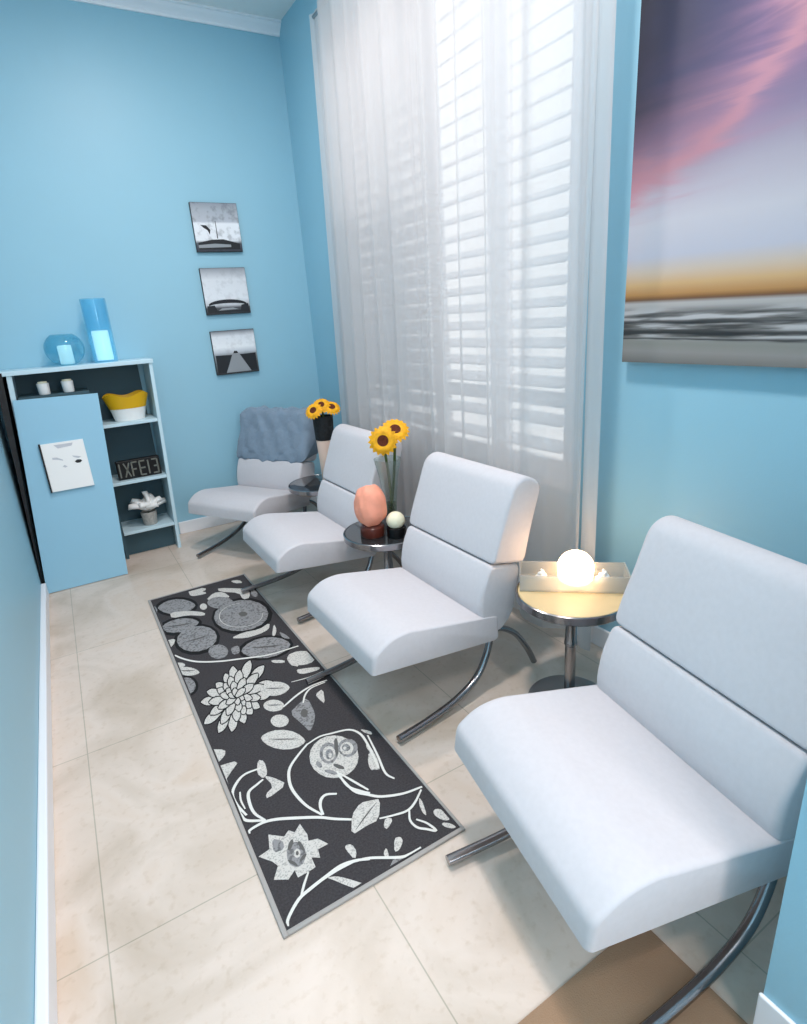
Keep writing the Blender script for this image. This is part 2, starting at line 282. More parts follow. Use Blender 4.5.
 ('w',1,[(.392,2.326),(.397,2.341),(.401,2.355),(.406,2.375),(.408,2.389),(.408,2.406),(.406,2.418),(.401,2.433),(.398,2.438),(.395,2.439),(.391,2.433),(.383,2.42),(.379,2.409),(.375,2.392),(.374,2.378),(.374,2.358),(.375,2.344),(.377,2.327),(.38,2.321),(.387,2.32)]),
 ('k',1,[(.406,2.313),(.426,2.344),(.445,2.379),(.455,2.417),(.458,2.464),(.448,2.474),(.425,2.452),(.409,2.421),(.398,2.376),(.39,2.33)]),
 ('w',1,[(.409,2.327),(.419,2.342),(.427,2.356),(.437,2.376),(.443,2.392),(.449,2.413),(.452,2.43),(.452,2.452),(.451,2.462),(.45,2.464),(.444,2.461),(.433,2.451),(.425,2.44),(.416,2.423),(.411,2.406),(.404,2.381),(.4,2.363),(.397,2.341),(.397,2.33),(.403,2.324)]),
 ('k',1,[(.419,2.283),(.447,2.292),(.476,2.307),(.499,2.333),(.518,2.374),(.515,2.394),(.489,2.398),(.464,2.384),(.437,2.351),(.413,2.316)]),
 ('w',1,[(.427,2.294),(.44,2.299),(.452,2.304),(.468,2.312),(.48,2.321),(.492,2.336),(.501,2.349),(.51,2.369),(.514,2.379),(.513,2.383),(.508,2.386),(.495,2.388),(.485,2.386),(.471,2.378),(.459,2.368),(.444,2.35),(.434,2.337),(.422,2.319),(.419,2.308),(.421,2.297)]),
 ('k',1,[(.414,2.252),(.437,2.24),(.463,2.233),(.485,2.24),(.508,2.265),(.511,2.286),(.491,2.308),(.47,2.314),(.442,2.303),(.416,2.288)]),
 ('w',1,[(.422,2.257),(.434,2.251),(.444,2.247),(.458,2.243),(.468,2.243),(.481,2.247),(.49,2.254),(.501,2.266),(.506,2.273),(.506,2.277),(.503,2.283),(.494,2.295),(.486,2.3),(.474,2.303),(.463,2.302),(.448,2.297),(.437,2.292),(.424,2.284),(.419,2.276),(.418,2.264)]),
 ('k',1,[(.38,2.246),(.39,2.221),(.401,2.202),(.415,2.196),(.433,2.202),(.439,2.22),(.434,2.25),(.425,2.266),(.408,2.273),(.39,2.276)]),
 ('w',1,[(.387,2.245),(.391,2.233),(.395,2.225),(.402,2.214),(.407,2.208),(.414,2.205),(.421,2.205),(.429,2.209),(.433,2.212),(.434,2.215),(.434,2.222),(.432,2.236),(.429,2.246),(.424,2.255),(.418,2.26),(.409,2.264),(.403,2.266),(.394,2.267),(.39,2.263),(.386,2.253)]),
 ('k',1,[(.371,2.251),(.369,2.223),(.369,2.2),(.376,2.186),(.39,2.176),(.4,2.184),(.407,2.212),(.407,2.231),(.399,2.249),(.389,2.266)]),
 ('w',1,[(.375,2.244),(.374,2.232),(.374,2.222),(.374,2.209),(.375,2.201),(.379,2.193),(.383,2.188),(.39,2.185),(.393,2.185),(.395,2.186),(.397,2.192),(.401,2.203),(.403,2.212),(.402,2.223),(.401,2.231),(.397,2.241),(.393,2.248),(.388,2.254),(.384,2.255),(.378,2.251)]),
 ('k',1,[(.367,2.256),(.356,2.229),(.349,2.203),(.349,2.18),(.356,2.154),(.365,2.151),(.38,2.171),(.386,2.193),(.387,2.221),(.385,2.251)]),
 ('w',1,[(.368,2.244),(.363,2.233),(.359,2.222),(.355,2.208),(.353,2.197),(.353,2.184),(.354,2.175),(.358,2.163),(.36,2.159),(.362,2.158),(.366,2.161),(.373,2.169),(.377,2.177),(.38,2.189),(.382,2.2),(.382,2.216),(.382,2.227),(.381,2.241),(.378,2.247),(.372,2.249)]),
 ('k',1,[(.363,2.265),(.342,2.247),(.323,2.226),(.312,2.2),(.306,2.166),(.312,2.153),(.332,2.159),(.347,2.175),(.361,2.206),(.374,2.241)]),
 ('w',1,[(.359,2.252),(.349,2.244),(.341,2.236),(.33,2.224),(.324,2.214),(.317,2.2),(.314,2.188),(.311,2.172),(.311,2.164),(.312,2.162),(.316,2.162),(.325,2.164),(.332,2.168),(.341,2.178),(.347,2.188),(.355,2.205),(.361,2.219),(.367,2.235),(.368,2.245),(.364,2.252)]),
 ('k',1,[(.365,2.279),(.343,2.282),(.321,2.281),(.303,2.268),(.287,2.241),(.289,2.222),(.307,2.21),(.325,2.211),(.346,2.226),(.367,2.247)]),
 ('w',1,[(.358,2.272),(.347,2.273),(.338,2.274),(.326,2.272),(.317,2.269),(.308,2.262),(.301,2.254),(.294,2.241),(.291,2.235),(.291,2.231),(.295,2.227),(.303,2.22),(.311,2.218),(.321,2.219),(.329,2.223),(.341,2.231),(.349,2.238),(.359,2.248),(.363,2.256),(.362,2.267)]),
 ('k',1,[(.376,2.29),(.366,2.316),(.355,2.337),(.341,2.343),(.323,2.336),(.317,2.318),(.323,2.287),(.332,2.27),(.348,2.263),(.366,2.26)]),
 ('w',1,[(.37,2.291),(.365,2.303),(.361,2.312),(.354,2.324),(.349,2.33),(.341,2.333),(.335,2.333),(.327,2.329),(.323,2.325),(.322,2.322),(.323,2.315),(.325,2.3),(.328,2.291),(.333,2.282),(.339,2.276),(.347,2.272),(.354,2.27),(.362,2.269),(.367,2.273),(.37,2.282)]),
 ('k',1,[(.384,2.286),(.385,2.314),(.384,2.339),(.377,2.354),(.361,2.362),(.351,2.352),(.346,2.321),(.347,2.301),(.356,2.284),(.367,2.268)]),
 ('w',1,[(.38,2.292),(.381,2.305),(.381,2.315),(.38,2.329),(.378,2.338),(.374,2.346),(.37,2.35),(.362,2.352),(.359,2.352),(.357,2.35),(.355,2.344),(.351,2.331),(.35,2.321),(.351,2.31),(.353,2.302),(.358,2.292),(.362,2.286),(.368,2.28),(.372,2.28),(.377,2.285)]),
 ('k',1,[(.389,2.279),(.401,2.307),(.411,2.336),(.412,2.362),(.405,2.393),(.395,2.397),(.379,2.373),(.371,2.349),(.37,2.318),(.372,2.285)]),
 ('w',1,[(.389,2.291),(.394,2.304),(.399,2.315),(.404,2.331),(.406,2.343),(.407,2.358),(.406,2.369),(.402,2.382),(.4,2.388),(.398,2.389),(.394,2.385),(.386,2.375),(.382,2.366),(.378,2.353),(.376,2.34),(.375,2.323),(.375,2.311),(.376,2.296),(.379,2.289),(.384,2.287)]),
 ('k',1,[(.393,2.271),(.415,2.289),(.435,2.312),(.449,2.341),(.457,2.381),(.451,2.396),(.428,2.388),(.411,2.367),(.396,2.332),(.382,2.295)]),
 ('w',1,[(.398,2.284),(.408,2.292),(.416,2.301),(.428,2.314),(.435,2.325),(.443,2.341),(.447,2.355),(.451,2.374),(.452,2.382),(.451,2.385),(.446,2.385),(.435,2.382),(.427,2.376),(.418,2.365),(.411,2.353),(.402,2.334),(.396,2.319),(.39,2.301),(.389,2.291),(.392,2.284)]),
 ('k',1,[(.392,2.258),(.414,2.256),(.437,2.26),(.456,2.275),(.474,2.305),(.473,2.325),(.453,2.336),(.433,2.333),(.411,2.314),(.389,2.29)]),
 ('w',1,[(.399,2.266),(.41,2.265),(.419,2.266),(.432,2.268),(.441,2.272),(.452,2.28),(.459,2.289),(.467,2.304),(.47,2.311),(.47,2.315),(.466,2.319),(.457,2.325),(.449,2.327),(.438,2.324),(.429,2.319),(.416,2.309),(.407,2.301),(.397,2.289),(.394,2.281),(.394,2.27)]),
 ('k',1,[(.37,2.259),(.375,2.239),(.38,2.223),(.389,2.218),(.402,2.221),(.409,2.235),(.408,2.259),(.404,2.273),(.394,2.279),(.381,2.283)]),
 ('w',1,[(.376,2.258),(.378,2.249),(.38,2.242),(.383,2.234),(.386,2.229),(.39,2.226),(.394,2.226),(.4,2.228),(.403,2.23),(.404,2.232),(.404,2.238),(.405,2.248),(.404,2.255),(.401,2.262),(.398,2.267),(.393,2.27),(.388,2.272),(.383,2.273),(.38,2.271),(.376,2.264)]),
 ('k',1,[(.371,2.275),(.363,2.255),(.357,2.237),(.358,2.221),(.364,2.201),(.374,2.199),(.385,2.215),(.39,2.23),(.389,2.249),(.387,2.272)]),
 ('w',1,[(.373,2.265),(.369,2.257),(.366,2.25),(.363,2.24),(.362,2.232),(.363,2.223),(.364,2.217),(.367,2.209),(.369,2.206),(.371,2.206),(.373,2.208),(.378,2.214),(.381,2.22),(.384,2.228),(.385,2.235),(.385,2.246),(.384,2.254),(.383,2.263),(.38,2.267),(.376,2.268)]),
 ('k',1,[(.38,2.284),(.363,2.284),(.348,2.282),(.336,2.27),(.324,2.248),(.326,2.231),(.341,2.222),(.353,2.224),(.368,2.238),(.383,2.256)]),
 ('w',1,[(.374,2.275),(.367,2.276),(.361,2.276),(.352,2.274),(.346,2.271),(.339,2.265),(.335,2.258),(.33,2.247),(.328,2.242),(.329,2.239),(.331,2.237),(.337,2.232),(.343,2.231),(.35,2.232),(.356,2.236),(.364,2.243),(.37,2.249),(.376,2.257),(.378,2.264),(.378,2.272)]),
 ('k',1,[(.386,2.276),(.382,2.297),(.377,2.314),(.369,2.319),(.355,2.317),(.348,2.303),(.349,2.278),(.353,2.265),(.363,2.258),(.375,2.252)]),
 ('w',1,[(.38,2.277),(.379,2.287),(.377,2.294),(.375,2.303),(.372,2.307),(.367,2.311),(.363,2.311),(.358,2.309),(.355,2.307),(.354,2.305),(.353,2.3),(.353,2.289),(.353,2.282),(.356,2.275),(.359,2.27),(.364,2.266),(.368,2.264),(.373,2.262),(.376,2.264),(.38,2.271)]),
 ('k',1,[(.385,2.259),(.394,2.28),(.4,2.299),(.401,2.316),(.395,2.339),(.385,2.342),(.373,2.325),(.368,2.309),(.368,2.288),(.369,2.264)]),
 ('w',1,[(.384,2.27),(.388,2.278),(.391,2.286),(.394,2.296),(.396,2.304),(.396,2.314),(.395,2.321),(.392,2.33),(.39,2.334),(.388,2.335),(.386,2.332),(.38,2.326),(.377,2.32),(.374,2.311),(.373,2.303),(.372,2.291),(.373,2.283),(.374,2.273),(.376,2.268),(.38,2.267)]),
 ('k',1,[(.377,2.252),(.394,2.254),(.41,2.26),(.422,2.274),(.433,2.3),(.431,2.317),(.415,2.322),(.401,2.317),(.387,2.3),(.373,2.279)]),
 ('w',1,[(.382,2.261),(.39,2.262),(.396,2.264),(.405,2.267),(.411,2.271),(.418,2.279),(.423,2.286),(.427,2.298),(.429,2.304),(.429,2.307),(.426,2.309),(.419,2.313),(.413,2.313),(.406,2.31),(.399,2.305),(.391,2.296),(.386,2.288),(.379,2.278),(.377,2.272),(.379,2.264)]),
 ('w',1,[(.599,2.187),(.589,2.175),(.571,2.164),(.548,2.16),(.525,2.167),(.504,2.184),(.489,2.208),(.482,2.233),(.481,2.25),(.49,2.263),(.508,2.276),(.531,2.28),(.556,2.273),(.577,2.255),(.592,2.231),(.599,2.205)]),
 ('w',1,[(.533,2.079),(.525,2.066),(.513,2.059),(.498,2.06),(.483,2.067),(.47,2.08),(.461,2.097),(.457,2.115),(.459,2.133),(.467,2.146),(.48,2.153),(.495,2.153),(.51,2.145),(.523,2.132),(.532,2.114),(.536,2.096)]),
 ('w',1,[(.515,1.971),(.507,1.959),(.496,1.951),(.483,1.951),(.47,1.956),(.459,1.968),(.452,1.983),(.45,2.0),(.452,2.017),(.46,2.03),(.471,2.038),(.484,2.039),(.497,2.033),(.509,2.021),(.516,2.005),(.518,1.988)]),
 ('w',1,[(.526,1.817),(.514,1.807),(.491,1.802),(.463,1.808),(.435,1.826),(.411,1.854),(.394,1.887),(.386,1.918),(.386,1.939),(.397,1.95),(.42,1.955),(.449,1.95),(.479,1.931),(.504,1.902),(.52,1.868),(.527,1.836)]),
 ('g',1,[(.245,2.464),(.237,2.441),(.225,2.425),(.212,2.419),(.212,2.424),(.212,2.439),(.212,2.462),(.212,2.489),(.212,2.517),(.212,2.542),(.212,2.559),(.212,2.565),(.223,2.56),(.236,2.545),(.244,2.521),(.247,2.492)]),
 ('w',1,[(.284,2.564),(.278,2.558),(.263,2.556),(.245,2.562),(.224,2.577),(.212,2.599),(.212,2.625),(.212,2.649),(.212,2.664),(.212,2.671),(.212,2.674),(.222,2.667),(.243,2.652),(.262,2.629),(.276,2.602),(.283,2.579)]),
 ('w',1,[(.239,2.675),(.236,2.668),(.229,2.665),(.221,2.666),(.212,2.671),(.212,2.679),(.212,2.689),(.212,2.7),(.212,2.71),(.212,2.717),(.212,2.721),(.212,2.72),(.22,2.715),(.229,2.707),(.235,2.696),(.239,2.685)]),
 ('w',1,[(.212,2.047),(.212,2.009),(.212,1.987),(.237,1.968),(.248,1.952),(.242,1.931),(.229,1.918),(.212,1.906),(.212,1.915),(.212,1.949),(.212,1.984),(.212,2.04)]),
 ('w',1,[(.729,2.448),(.694,2.449),(.677,2.429),(.666,2.378),(.67,2.348),(.689,2.322),(.707,2.34),(.732,2.416)]),
 ('w',1,[(.614,2.447),(.645,2.423),(.655,2.408),(.65,2.394),(.638,2.397),(.611,2.417),(.601,2.432),(.601,2.449)]),
 ('w',1,[(.776,2.345),(.776,2.325),(.758,2.313),(.734,2.312),(.709,2.321),(.688,2.338),(.673,2.362),(.667,2.389),(.67,2.415),(.682,2.436),(.702,2.449),(.727,2.451),(.752,2.442),(.774,2.423),(.776,2.398),(.776,2.371)]),
 ('w',1,[(.681,2.299),(.698,2.292),(.72,2.283),(.758,2.265),(.772,2.253),(.768,2.239),(.751,2.235),(.712,2.241),(.69,2.248),(.676,2.261),(.671,2.274),(.674,2.294)]),
 ('g',1,[(.634,2.045),(.627,1.978),(.618,1.939),(.602,1.908),(.588,1.887),(.569,1.864),(.56,1.868),(.556,1.899),(.55,1.934),(.539,1.993),(.547,2.025),(.58,2.046),(.603,2.058),(.627,2.068)]),
 ('d',2,[(.598,1.97),(.593,1.961),(.587,1.954),(.581,1.952),(.575,1.953),(.572,1.958),(.57,1.967),(.57,1.978),(.574,1.988),(.579,1.998),(.585,2.005),(.591,2.008),(.597,2.006),(.601,2.001),(.602,1.992),(.602,1.981)]),
 ('w',1,[(.684,2.075),(.71,2.085),(.711,2.065),(.69,2.004),(.68,1.991),(.676,2.018),(.674,2.037),(.674,2.061)]),
 ('w',1,[(.66,1.62),(.641,1.592),(.617,1.573),(.59,1.564),(.564,1.566),(.539,1.577),(.518,1.597),(.504,1.625),(.496,1.659),(.497,1.694),(.507,1.729),(.524,1.759),(.548,1.781),(.576,1.793),(.605,1.793),(.632,1.781),(.655,1.758),(.669,1.726),(.675,1.69),(.672,1.654)]),
 ('g',2,[(.603,1.683),(.592,1.665),(.578,1.653),(.564,1.648),(.552,1.652),(.543,1.664),(.538,1.681),(.539,1.702),(.546,1.724),(.557,1.742),(.571,1.755),(.585,1.76),(.598,1.757),(.608,1.744),(.612,1.726),(.61,1.704)]),
 ('w',3,[(.595,1.686),(.587,1.673),(.577,1.665),(.567,1.662),(.559,1.664),(.552,1.672),(.549,1.685),(.55,1.699),(.555,1.714),(.563,1.728),(.572,1.737),(.582,1.74),(.591,1.738),(.598,1.729),(.601,1.716),(.6,1.701)]),
 ('g',4,[(.587,1.687),(.582,1.678),(.575,1.672),(.569,1.669),(.563,1.671),(.559,1.676),(.558,1.684),(.559,1.694),(.562,1.704),(.567,1.713),(.573,1.72),(.58,1.722),(.586,1.721),(.59,1.715),(.591,1.707),(.59,1.697)]),
 ('w',4,[(.58,1.684),(.577,1.68),(.574,1.677),(.571,1.675),(.569,1.676),(.567,1.678),(.566,1.682),(.567,1.687),(.569,1.692),(.571,1.697),(.574,1.7),(.577,1.701),(.58,1.701),(.582,1.698),(.582,1.694),(.582,1.689)]),
 ('d',2,[(.627,1.762),(.634,1.76),(.631,1.744),(.617,1.706),(.607,1.684),(.593,1.665),(.591,1.667),(.596,1.692),(.604,1.715),(.618,1.749)]),
 ('g',2,[(.678,1.664),(.668,1.649),(.654,1.64),(.639,1.637),(.626,1.642),(.616,1.654),(.61,1.671),(.61,1.69),(.616,1.708),(.626,1.724),(.64,1.734),(.655,1.737),(.669,1.731),(.68,1.719),(.685,1.702),(.685,1.682)]),
 ('w',3,[(.664,1.67),(.656,1.66),(.647,1.653),(.637,1.651),(.628,1.655),(.621,1.663),(.617,1.674),(.617,1.688),(.621,1.701),(.629,1.711),(.638,1.718),(.648,1.72),(.658,1.717),(.665,1.708),(.668,1.697),(.668,1.683)]),
 ('g',4,[(.655,1.68),(.651,1.674),(.645,1.671),(.639,1.67),(.633,1.673),(.629,1.678),(.626,1.685),(.626,1.692),(.628,1.7),(.632,1.706),(.638,1.709),(.644,1.71),(.65,1.708),(.655,1.702),(.657,1.695),(.657,1.688)]),
 ('w',4,[(.642,1.686),(.64,1.683),(.638,1.682),(.635,1.681),(.633,1.682),(.631,1.684),(.63,1.687),(.63,1.691),(.631,1.694),(.633,1.697),(.635,1.698),(.638,1.699),(.64,1.698),(.642,1.695),(.643,1.692),(.643,1.689)]),
 ('g',2,[(.523,1.65),(.519,1.65),(.516,1.653),(.514,1.659),(.512,1.666),(.512,1.674),(.514,1.681),(.516,1.686),(.519,1.689),(.523,1.689),(.526,1.686),(.528,1.68),(.53,1.672),(.53,1.665),(.528,1.658),(.526,1.652)]),
 ('g',2,[(.558,1.588),(.555,1.587),(.55,1.589),(.543,1.594),(.537,1.602),(.531,1.611),(.527,1.619),(.525,1.626),(.526,1.631),(.529,1.632),(.534,1.63),(.541,1.625),(.547,1.617),(.553,1.608),(.557,1.599),(.559,1.592)]),
 ('d',2,[(.59,1.596),(.587,1.595),(.582,1.597),(.577,1.603),(.571,1.61),(.567,1.619),(.564,1.627),(.563,1.634),(.565,1.639),(.568,1.64),(.573,1.637),(.578,1.632),(.583,1.624),(.588,1.616),(.591,1.607),(.591,1.6)]),
 ('w',1,[(.739,1.746),(.756,1.726),(.762,1.712),(.76,1.699),(.754,1.699),(.743,1.715),(.737,1.729),(.734,1.747)]),
 ('w',1,[(.722,1.655),(.717,1.601),(.711,1.567),(.701,1.534),(.695,1.521),(.692,1.52),(.685,1.523),(.672,1.533),(.672,1.552),(.687,1.593),(.696,1.61),(.703,1.611),(.706,1.62),(.706,1.642),(.71,1.656),(.72,1.671)]),
 ('w',1,[(.343,1.824),(.353,1.813),(.355,1.793),(.35,1.754),(.343,1.736),(.33,1.727),(.323,1.732),(.317,1.754),(.319,1.777),(.333,1.814)]),
 ('w',1,[(.337,1.732),(.353,1.714),(.366,1.694),(.383,1.661),(.371,1.643),(.326,1.629),(.308,1.629),(.309,1.642),(.317,1.652),(.338,1.663),(.342,1.683),(.334,1.723)]),
 ('w',1,[(.262,1.873),(.212,1.883),(.212,1.879),(.212,1.857),(.212,1.828),(.212,1.778),(.212,1.771),(.214,1.802),(.236,1.826),(.269,1.857)]),
 ('d',2,[(.212,1.816),(.212,1.807),(.212,1.8),(.212,1.797),(.212,1.797),(.212,1.802),(.212,1.809),(.212,1.818),(.212,1.829),(.212,1.838),(.212,1.845),(.212,1.848),(.212,1.847),(.212,1.843),(.212,1.835),(.212,1.826)]),
 ('w',1,[(.212,2.003),(.212,1.972),(.212,1.959),(.238,1.956),(.244,1.945),(.234,1.922),(.219,1.914),(.212,1.918),(.212,1.94),(.212,1.994)]),
 ('w',1,[(.264,1.481),(.304,1.444),(.324,1.459),(.338,1.44),(.364,1.461),(.369,1.409),(.363,1.385),(.391,1.375),(.411,1.338),(.376,1.339),(.37,1.308),(.348,1.323),(.346,1.286),(.325,1.284),(.289,1.284),(.289,1.312),(.263,1.294),(.226,1.318),(.252,1.355),(.243,1.378),(.212,1.42),(.249,1.426)]),
 ('g',2,[(.338,1.343),(.329,1.329),(.319,1.319),(.307,1.316),(.297,1.32),(.289,1.329),(.284,1.343),(.284,1.36),(.288,1.378),(.295,1.393),(.306,1.403),(.318,1.407),(.329,1.403),(.338,1.393),(.342,1.378),(.342,1.361)]),
 ('d',3,[(.314,1.397),(.309,1.391),(.304,1.388),(.3,1.386),(.298,1.387),(.297,1.391),(.298,1.396),(.301,1.402),(.306,1.409),(.311,1.414),(.316,1.418),(.32,1.42),(.323,1.418),(.323,1.415),(.322,1.409),(.319,1.403)]),
 ('d',3,[(.342,1.38),(.342,1.372),(.341,1.365),(.339,1.361),(.337,1.359),(.335,1.361),(.333,1.365),(.331,1.372),(.331,1.38),(.331,1.388),(.332,1.395),(.333,1.4),(.335,1.401),(.338,1.4),(.34,1.395),(.341,1.388)]),
 ('d',3,[(.34,1.345),(.34,1.342),(.337,1.339),(.333,1.335),(.328,1.332),(.323,1.33),(.318,1.329),(.315,1.329),(.313,1.331),(.314,1.334),(.316,1.337),(.32,1.34),(.325,1.344),(.33,1.346),(.335,1.347),(.338,1.346)]),
 ('d',3,[(.302,1.322),(.299,1.322),(.296,1.325),(.293,1.33),(.289,1.336),(.286,1.343),(.284,1.349),(.283,1.354),(.284,1.356),(.286,1.356),(.289,1.354),(.293,1.349),(.297,1.342),(.3,1.336),(.302,1.329),(.303,1.325)]),
 ('g',2,[(.274,1.453),(.29,1.437),(.294,1.424),(.29,1.406),(.281,1.401),(.262,1.403),(.258,1.416),(.265,1.447)]),
 ('w',3,[(.303,1.436),(.306,1.433),(.3,1.411),(.282,1.358),(.274,1.339),(.27,1.342),(.276,1.363),(.294,1.415)]),
 ('w',3,[(.325,1.356),(.322,1.351),(.319,1.347),(.315,1.346),(.311,1.347),(.308,1.35),(.306,1.355),(.306,1.362),(.308,1.368),(.311,1.374),(.315,1.377),(.319,1.379),(.323,1.378),(.326,1.374),(.327,1.369),(.327,1.362)]),
 ('d',4,[(.321,1.359),(.319,1.357),(.317,1.355),(.315,1.354),(.314,1.354),(.313,1.356),(.312,1.358),(.312,1.362),(.313,1.365),(.314,1.367),(.316,1.369),(.318,1.37),(.32,1.37),(.321,1.368),(.322,1.366),(.321,1.363)]),
 ('w',1,[(.364,1.234),(.377,1.228),(.387,1.222),(.4,1.209),(.415,1.191),(.438,1.162),(.44,1.162),(.422,1.162),(.411,1.162),(.4,1.177),(.391,1.19),(.38,1.207),(.372,1.219),(.363,1.231)]),
 ('w',1,[(.453,1.251),(.449,1.279),(.448,1.294),(.452,1.301),(.457,1.302),(.467,1.298),(.472,1.289),(.473,1.271),(.469,1.258),(.459,1.245)]),
 ('w',1,[(.212,1.212),(.212,1.202),(.212,1.196),(.212,1.195),(.212,1.2),(.212,1.21),(.212,1.223),(.212,1.237),(.212,1.251),(.212,1.262),(.212,1.268),(.212,1.269),(.212,1.264),(.212,1.253),(.212,1.24),(.212,1.225)]),
 ('d',2,[(.212,1.218),(.212,1.212),(.212,1.208),(.212,1.207),(.212,1.211),(.212,1.217),(.212,1.225),(.212,1.234),(.212,1.242),(.212,1.249),(.212,1.253),(.212,1.253),(.212,1.25),(.212,1.244),(.212,1.236),(.212,1.227)]),
 ('w',3,[(.212,1.225),(.212,1.222),(.212,1.221),(.212,1.221),(.212,1.222),(.212,1.225),(.212,1.228),(.212,1.232),(.212,1.235),(.212,1.238),(.212,1.24),(.212,1.24),(.212,1.238),(.212,1.236),(.212,1.232),(.212,1.228)]),
 ('d',2,[(.212,1.206),(.212,1.193),(.212,1.181),(.212,1.163),(.212,1.168),(.212,1.198)]),
 ('w',1,[(.492,1.339),(.512,1.378),(.529,1.4),(.556,1.417),(.575,1.421),(.598,1.413),(.612,1.408),(.625,1.403),(.621,1.384),(.596,1.343),(.576,1.327),(.55,1.329),(.528,1.328),(.497,1.325)]),
 ('w',1,[(.743,1.325),(.742,1.309),(.737,1.291),(.727,1.262),(.722,1.254),(.719,1.262),(.719,1.273),(.724,1.295),(.73,1.309),(.74,1.325)]),
 ('w',1,[(.776,1.199),(.772,1.197),(.764,1.2),(.757,1.207),(.751,1.217),(.747,1.228),(.745,1.239),(.747,1.249),(.752,1.255),(.759,1.257),(.767,1.254),(.774,1.247),(.776,1.237),(.776,1.226),(.776,1.214),(.776,1.205)]),
 ('w',1,[(.774,1.162),(.77,1.162),(.765,1.163),(.759,1.167),(.753,1.174),(.748,1.181),(.745,1.188),(.744,1.194),(.746,1.198),(.749,1.199),(.754,1.197),(.76,1.192),(.766,1.186),(.771,1.178),(.774,1.171),(.775,1.165)]),
 ('w',1,[(.572,1.204),(.586,1.228),(.596,1.237),(.607,1.234),(.611,1.229),(.61,1.217),(.603,1.208),(.589,1.197),(.579,1.193),(.571,1.195)]),
 ('w',1,[(.543,1.216),(.552,1.222),(.554,1.217),(.549,1.199),(.545,1.192),(.537,1.193),(.535,1.198),(.538,1.209)]),
 ('w',1,[(.616,1.162),(.637,1.162),(.654,1.162),(.676,1.162),(.681,1.162),(.67,1.162),(.657,1.162),(.633,1.162),(.62,1.162),(.611,1.162)]),
 ('g',1,[(.533,1.162),(.549,1.174),(.566,1.176),(.592,1.162),(.598,1.162),(.587,1.162),(.577,1.162),(.564,1.162),(.552,1.162),(.534,1.162)]),
 ('w',1,[(.59,1.302),(.602,1.316),(.612,1.318),(.622,1.308),(.619,1.298),(.598,1.284),(.589,1.282),(.586,1.292)]),
 ('w',1,[(.688,1.594),(.692,1.584),(.692,1.571),(.688,1.546),(.682,1.535),(.67,1.53),(.667,1.535),(.669,1.553),(.674,1.568),(.683,1.589)]),
 ('d',2,[(.505,2.249),(.532,2.233),(.552,2.218),(.578,2.199),(.577,2.196),(.55,2.211),(.529,2.225),(.505,2.247)]),
 ('d',2,[(.408,1.915),(.444,1.892),(.472,1.873),(.507,1.847),(.506,1.845),(.47,1.867),(.442,1.886),(.408,1.914)]),
 ('d',2,[(.474,2.126),(.492,2.116),(.505,2.107),(.522,2.094),(.521,2.092),(.503,2.1),(.489,2.109),(.474,2.124)]),
 ('d',2,[(.212,2.644),(.225,2.629),(.245,2.615),(.269,2.596),(.268,2.593),(.243,2.605),(.224,2.619),(.212,2.641)]),
 ('d',2,[(.504,1.335),(.543,1.36),(.574,1.377),(.613,1.394),(.613,1.393),(.575,1.372),(.544,1.355),(.505,1.334)]),
 ('d',2,[(.557,2.627),(.607,2.602),(.646,2.582),(.697,2.557),(.696,2.554),(.643,2.572),(.603,2.592),(.556,2.625)]),
 ('d',2,[(.287,2.9),(.33,2.901),(.363,2.9),(.406,2.895),(.405,2.892),(.361,2.888),(.327,2.89),(.286,2.897)]),
 ('d',2,[(.23,3.141),(.277,3.123),(.314,3.111),(.363,3.097),(.362,3.094),(.312,3.099),(.275,3.112),(.229,3.138)]),
 ('g',1,[(.212,3.061),(.212,3.033),(.212,3.01),(.212,2.981),(.212,2.977),(.212,2.995),(.212,3.017),(.212,3.057)]),
 ('g',1,[(.772,3.307),(.776,3.257),(.776,3.222),(.762,3.182),(.75,3.177),(.738,3.205),(.74,3.24),(.759,3.301)]),
 ('g',1,[(.475,2.692),(.501,2.692),(.507,2.674),(.498,2.63),(.487,2.614),(.467,2.616),(.461,2.633),(.464,2.675)]),
 ('g',1,[(.732,2.683),(.743,2.646),(.748,2.62),(.75,2.592),(.744,2.588),(.727,2.608),(.721,2.633),(.725,2.679)]),
 ('w',1,[(.446,3.487),(.495,3.467),(.514,3.45),(.513,3.428),(.493,3.425),(.446,3.438),(.427,3.455),(.426,3.484)]),
 ('g',1,[(.215,3.453),(.221,3.413),(.219,3.384),(.212,3.351),(.212,3.347),(.212,3.371),(.212,3.399),(.212,3.449)]),
]
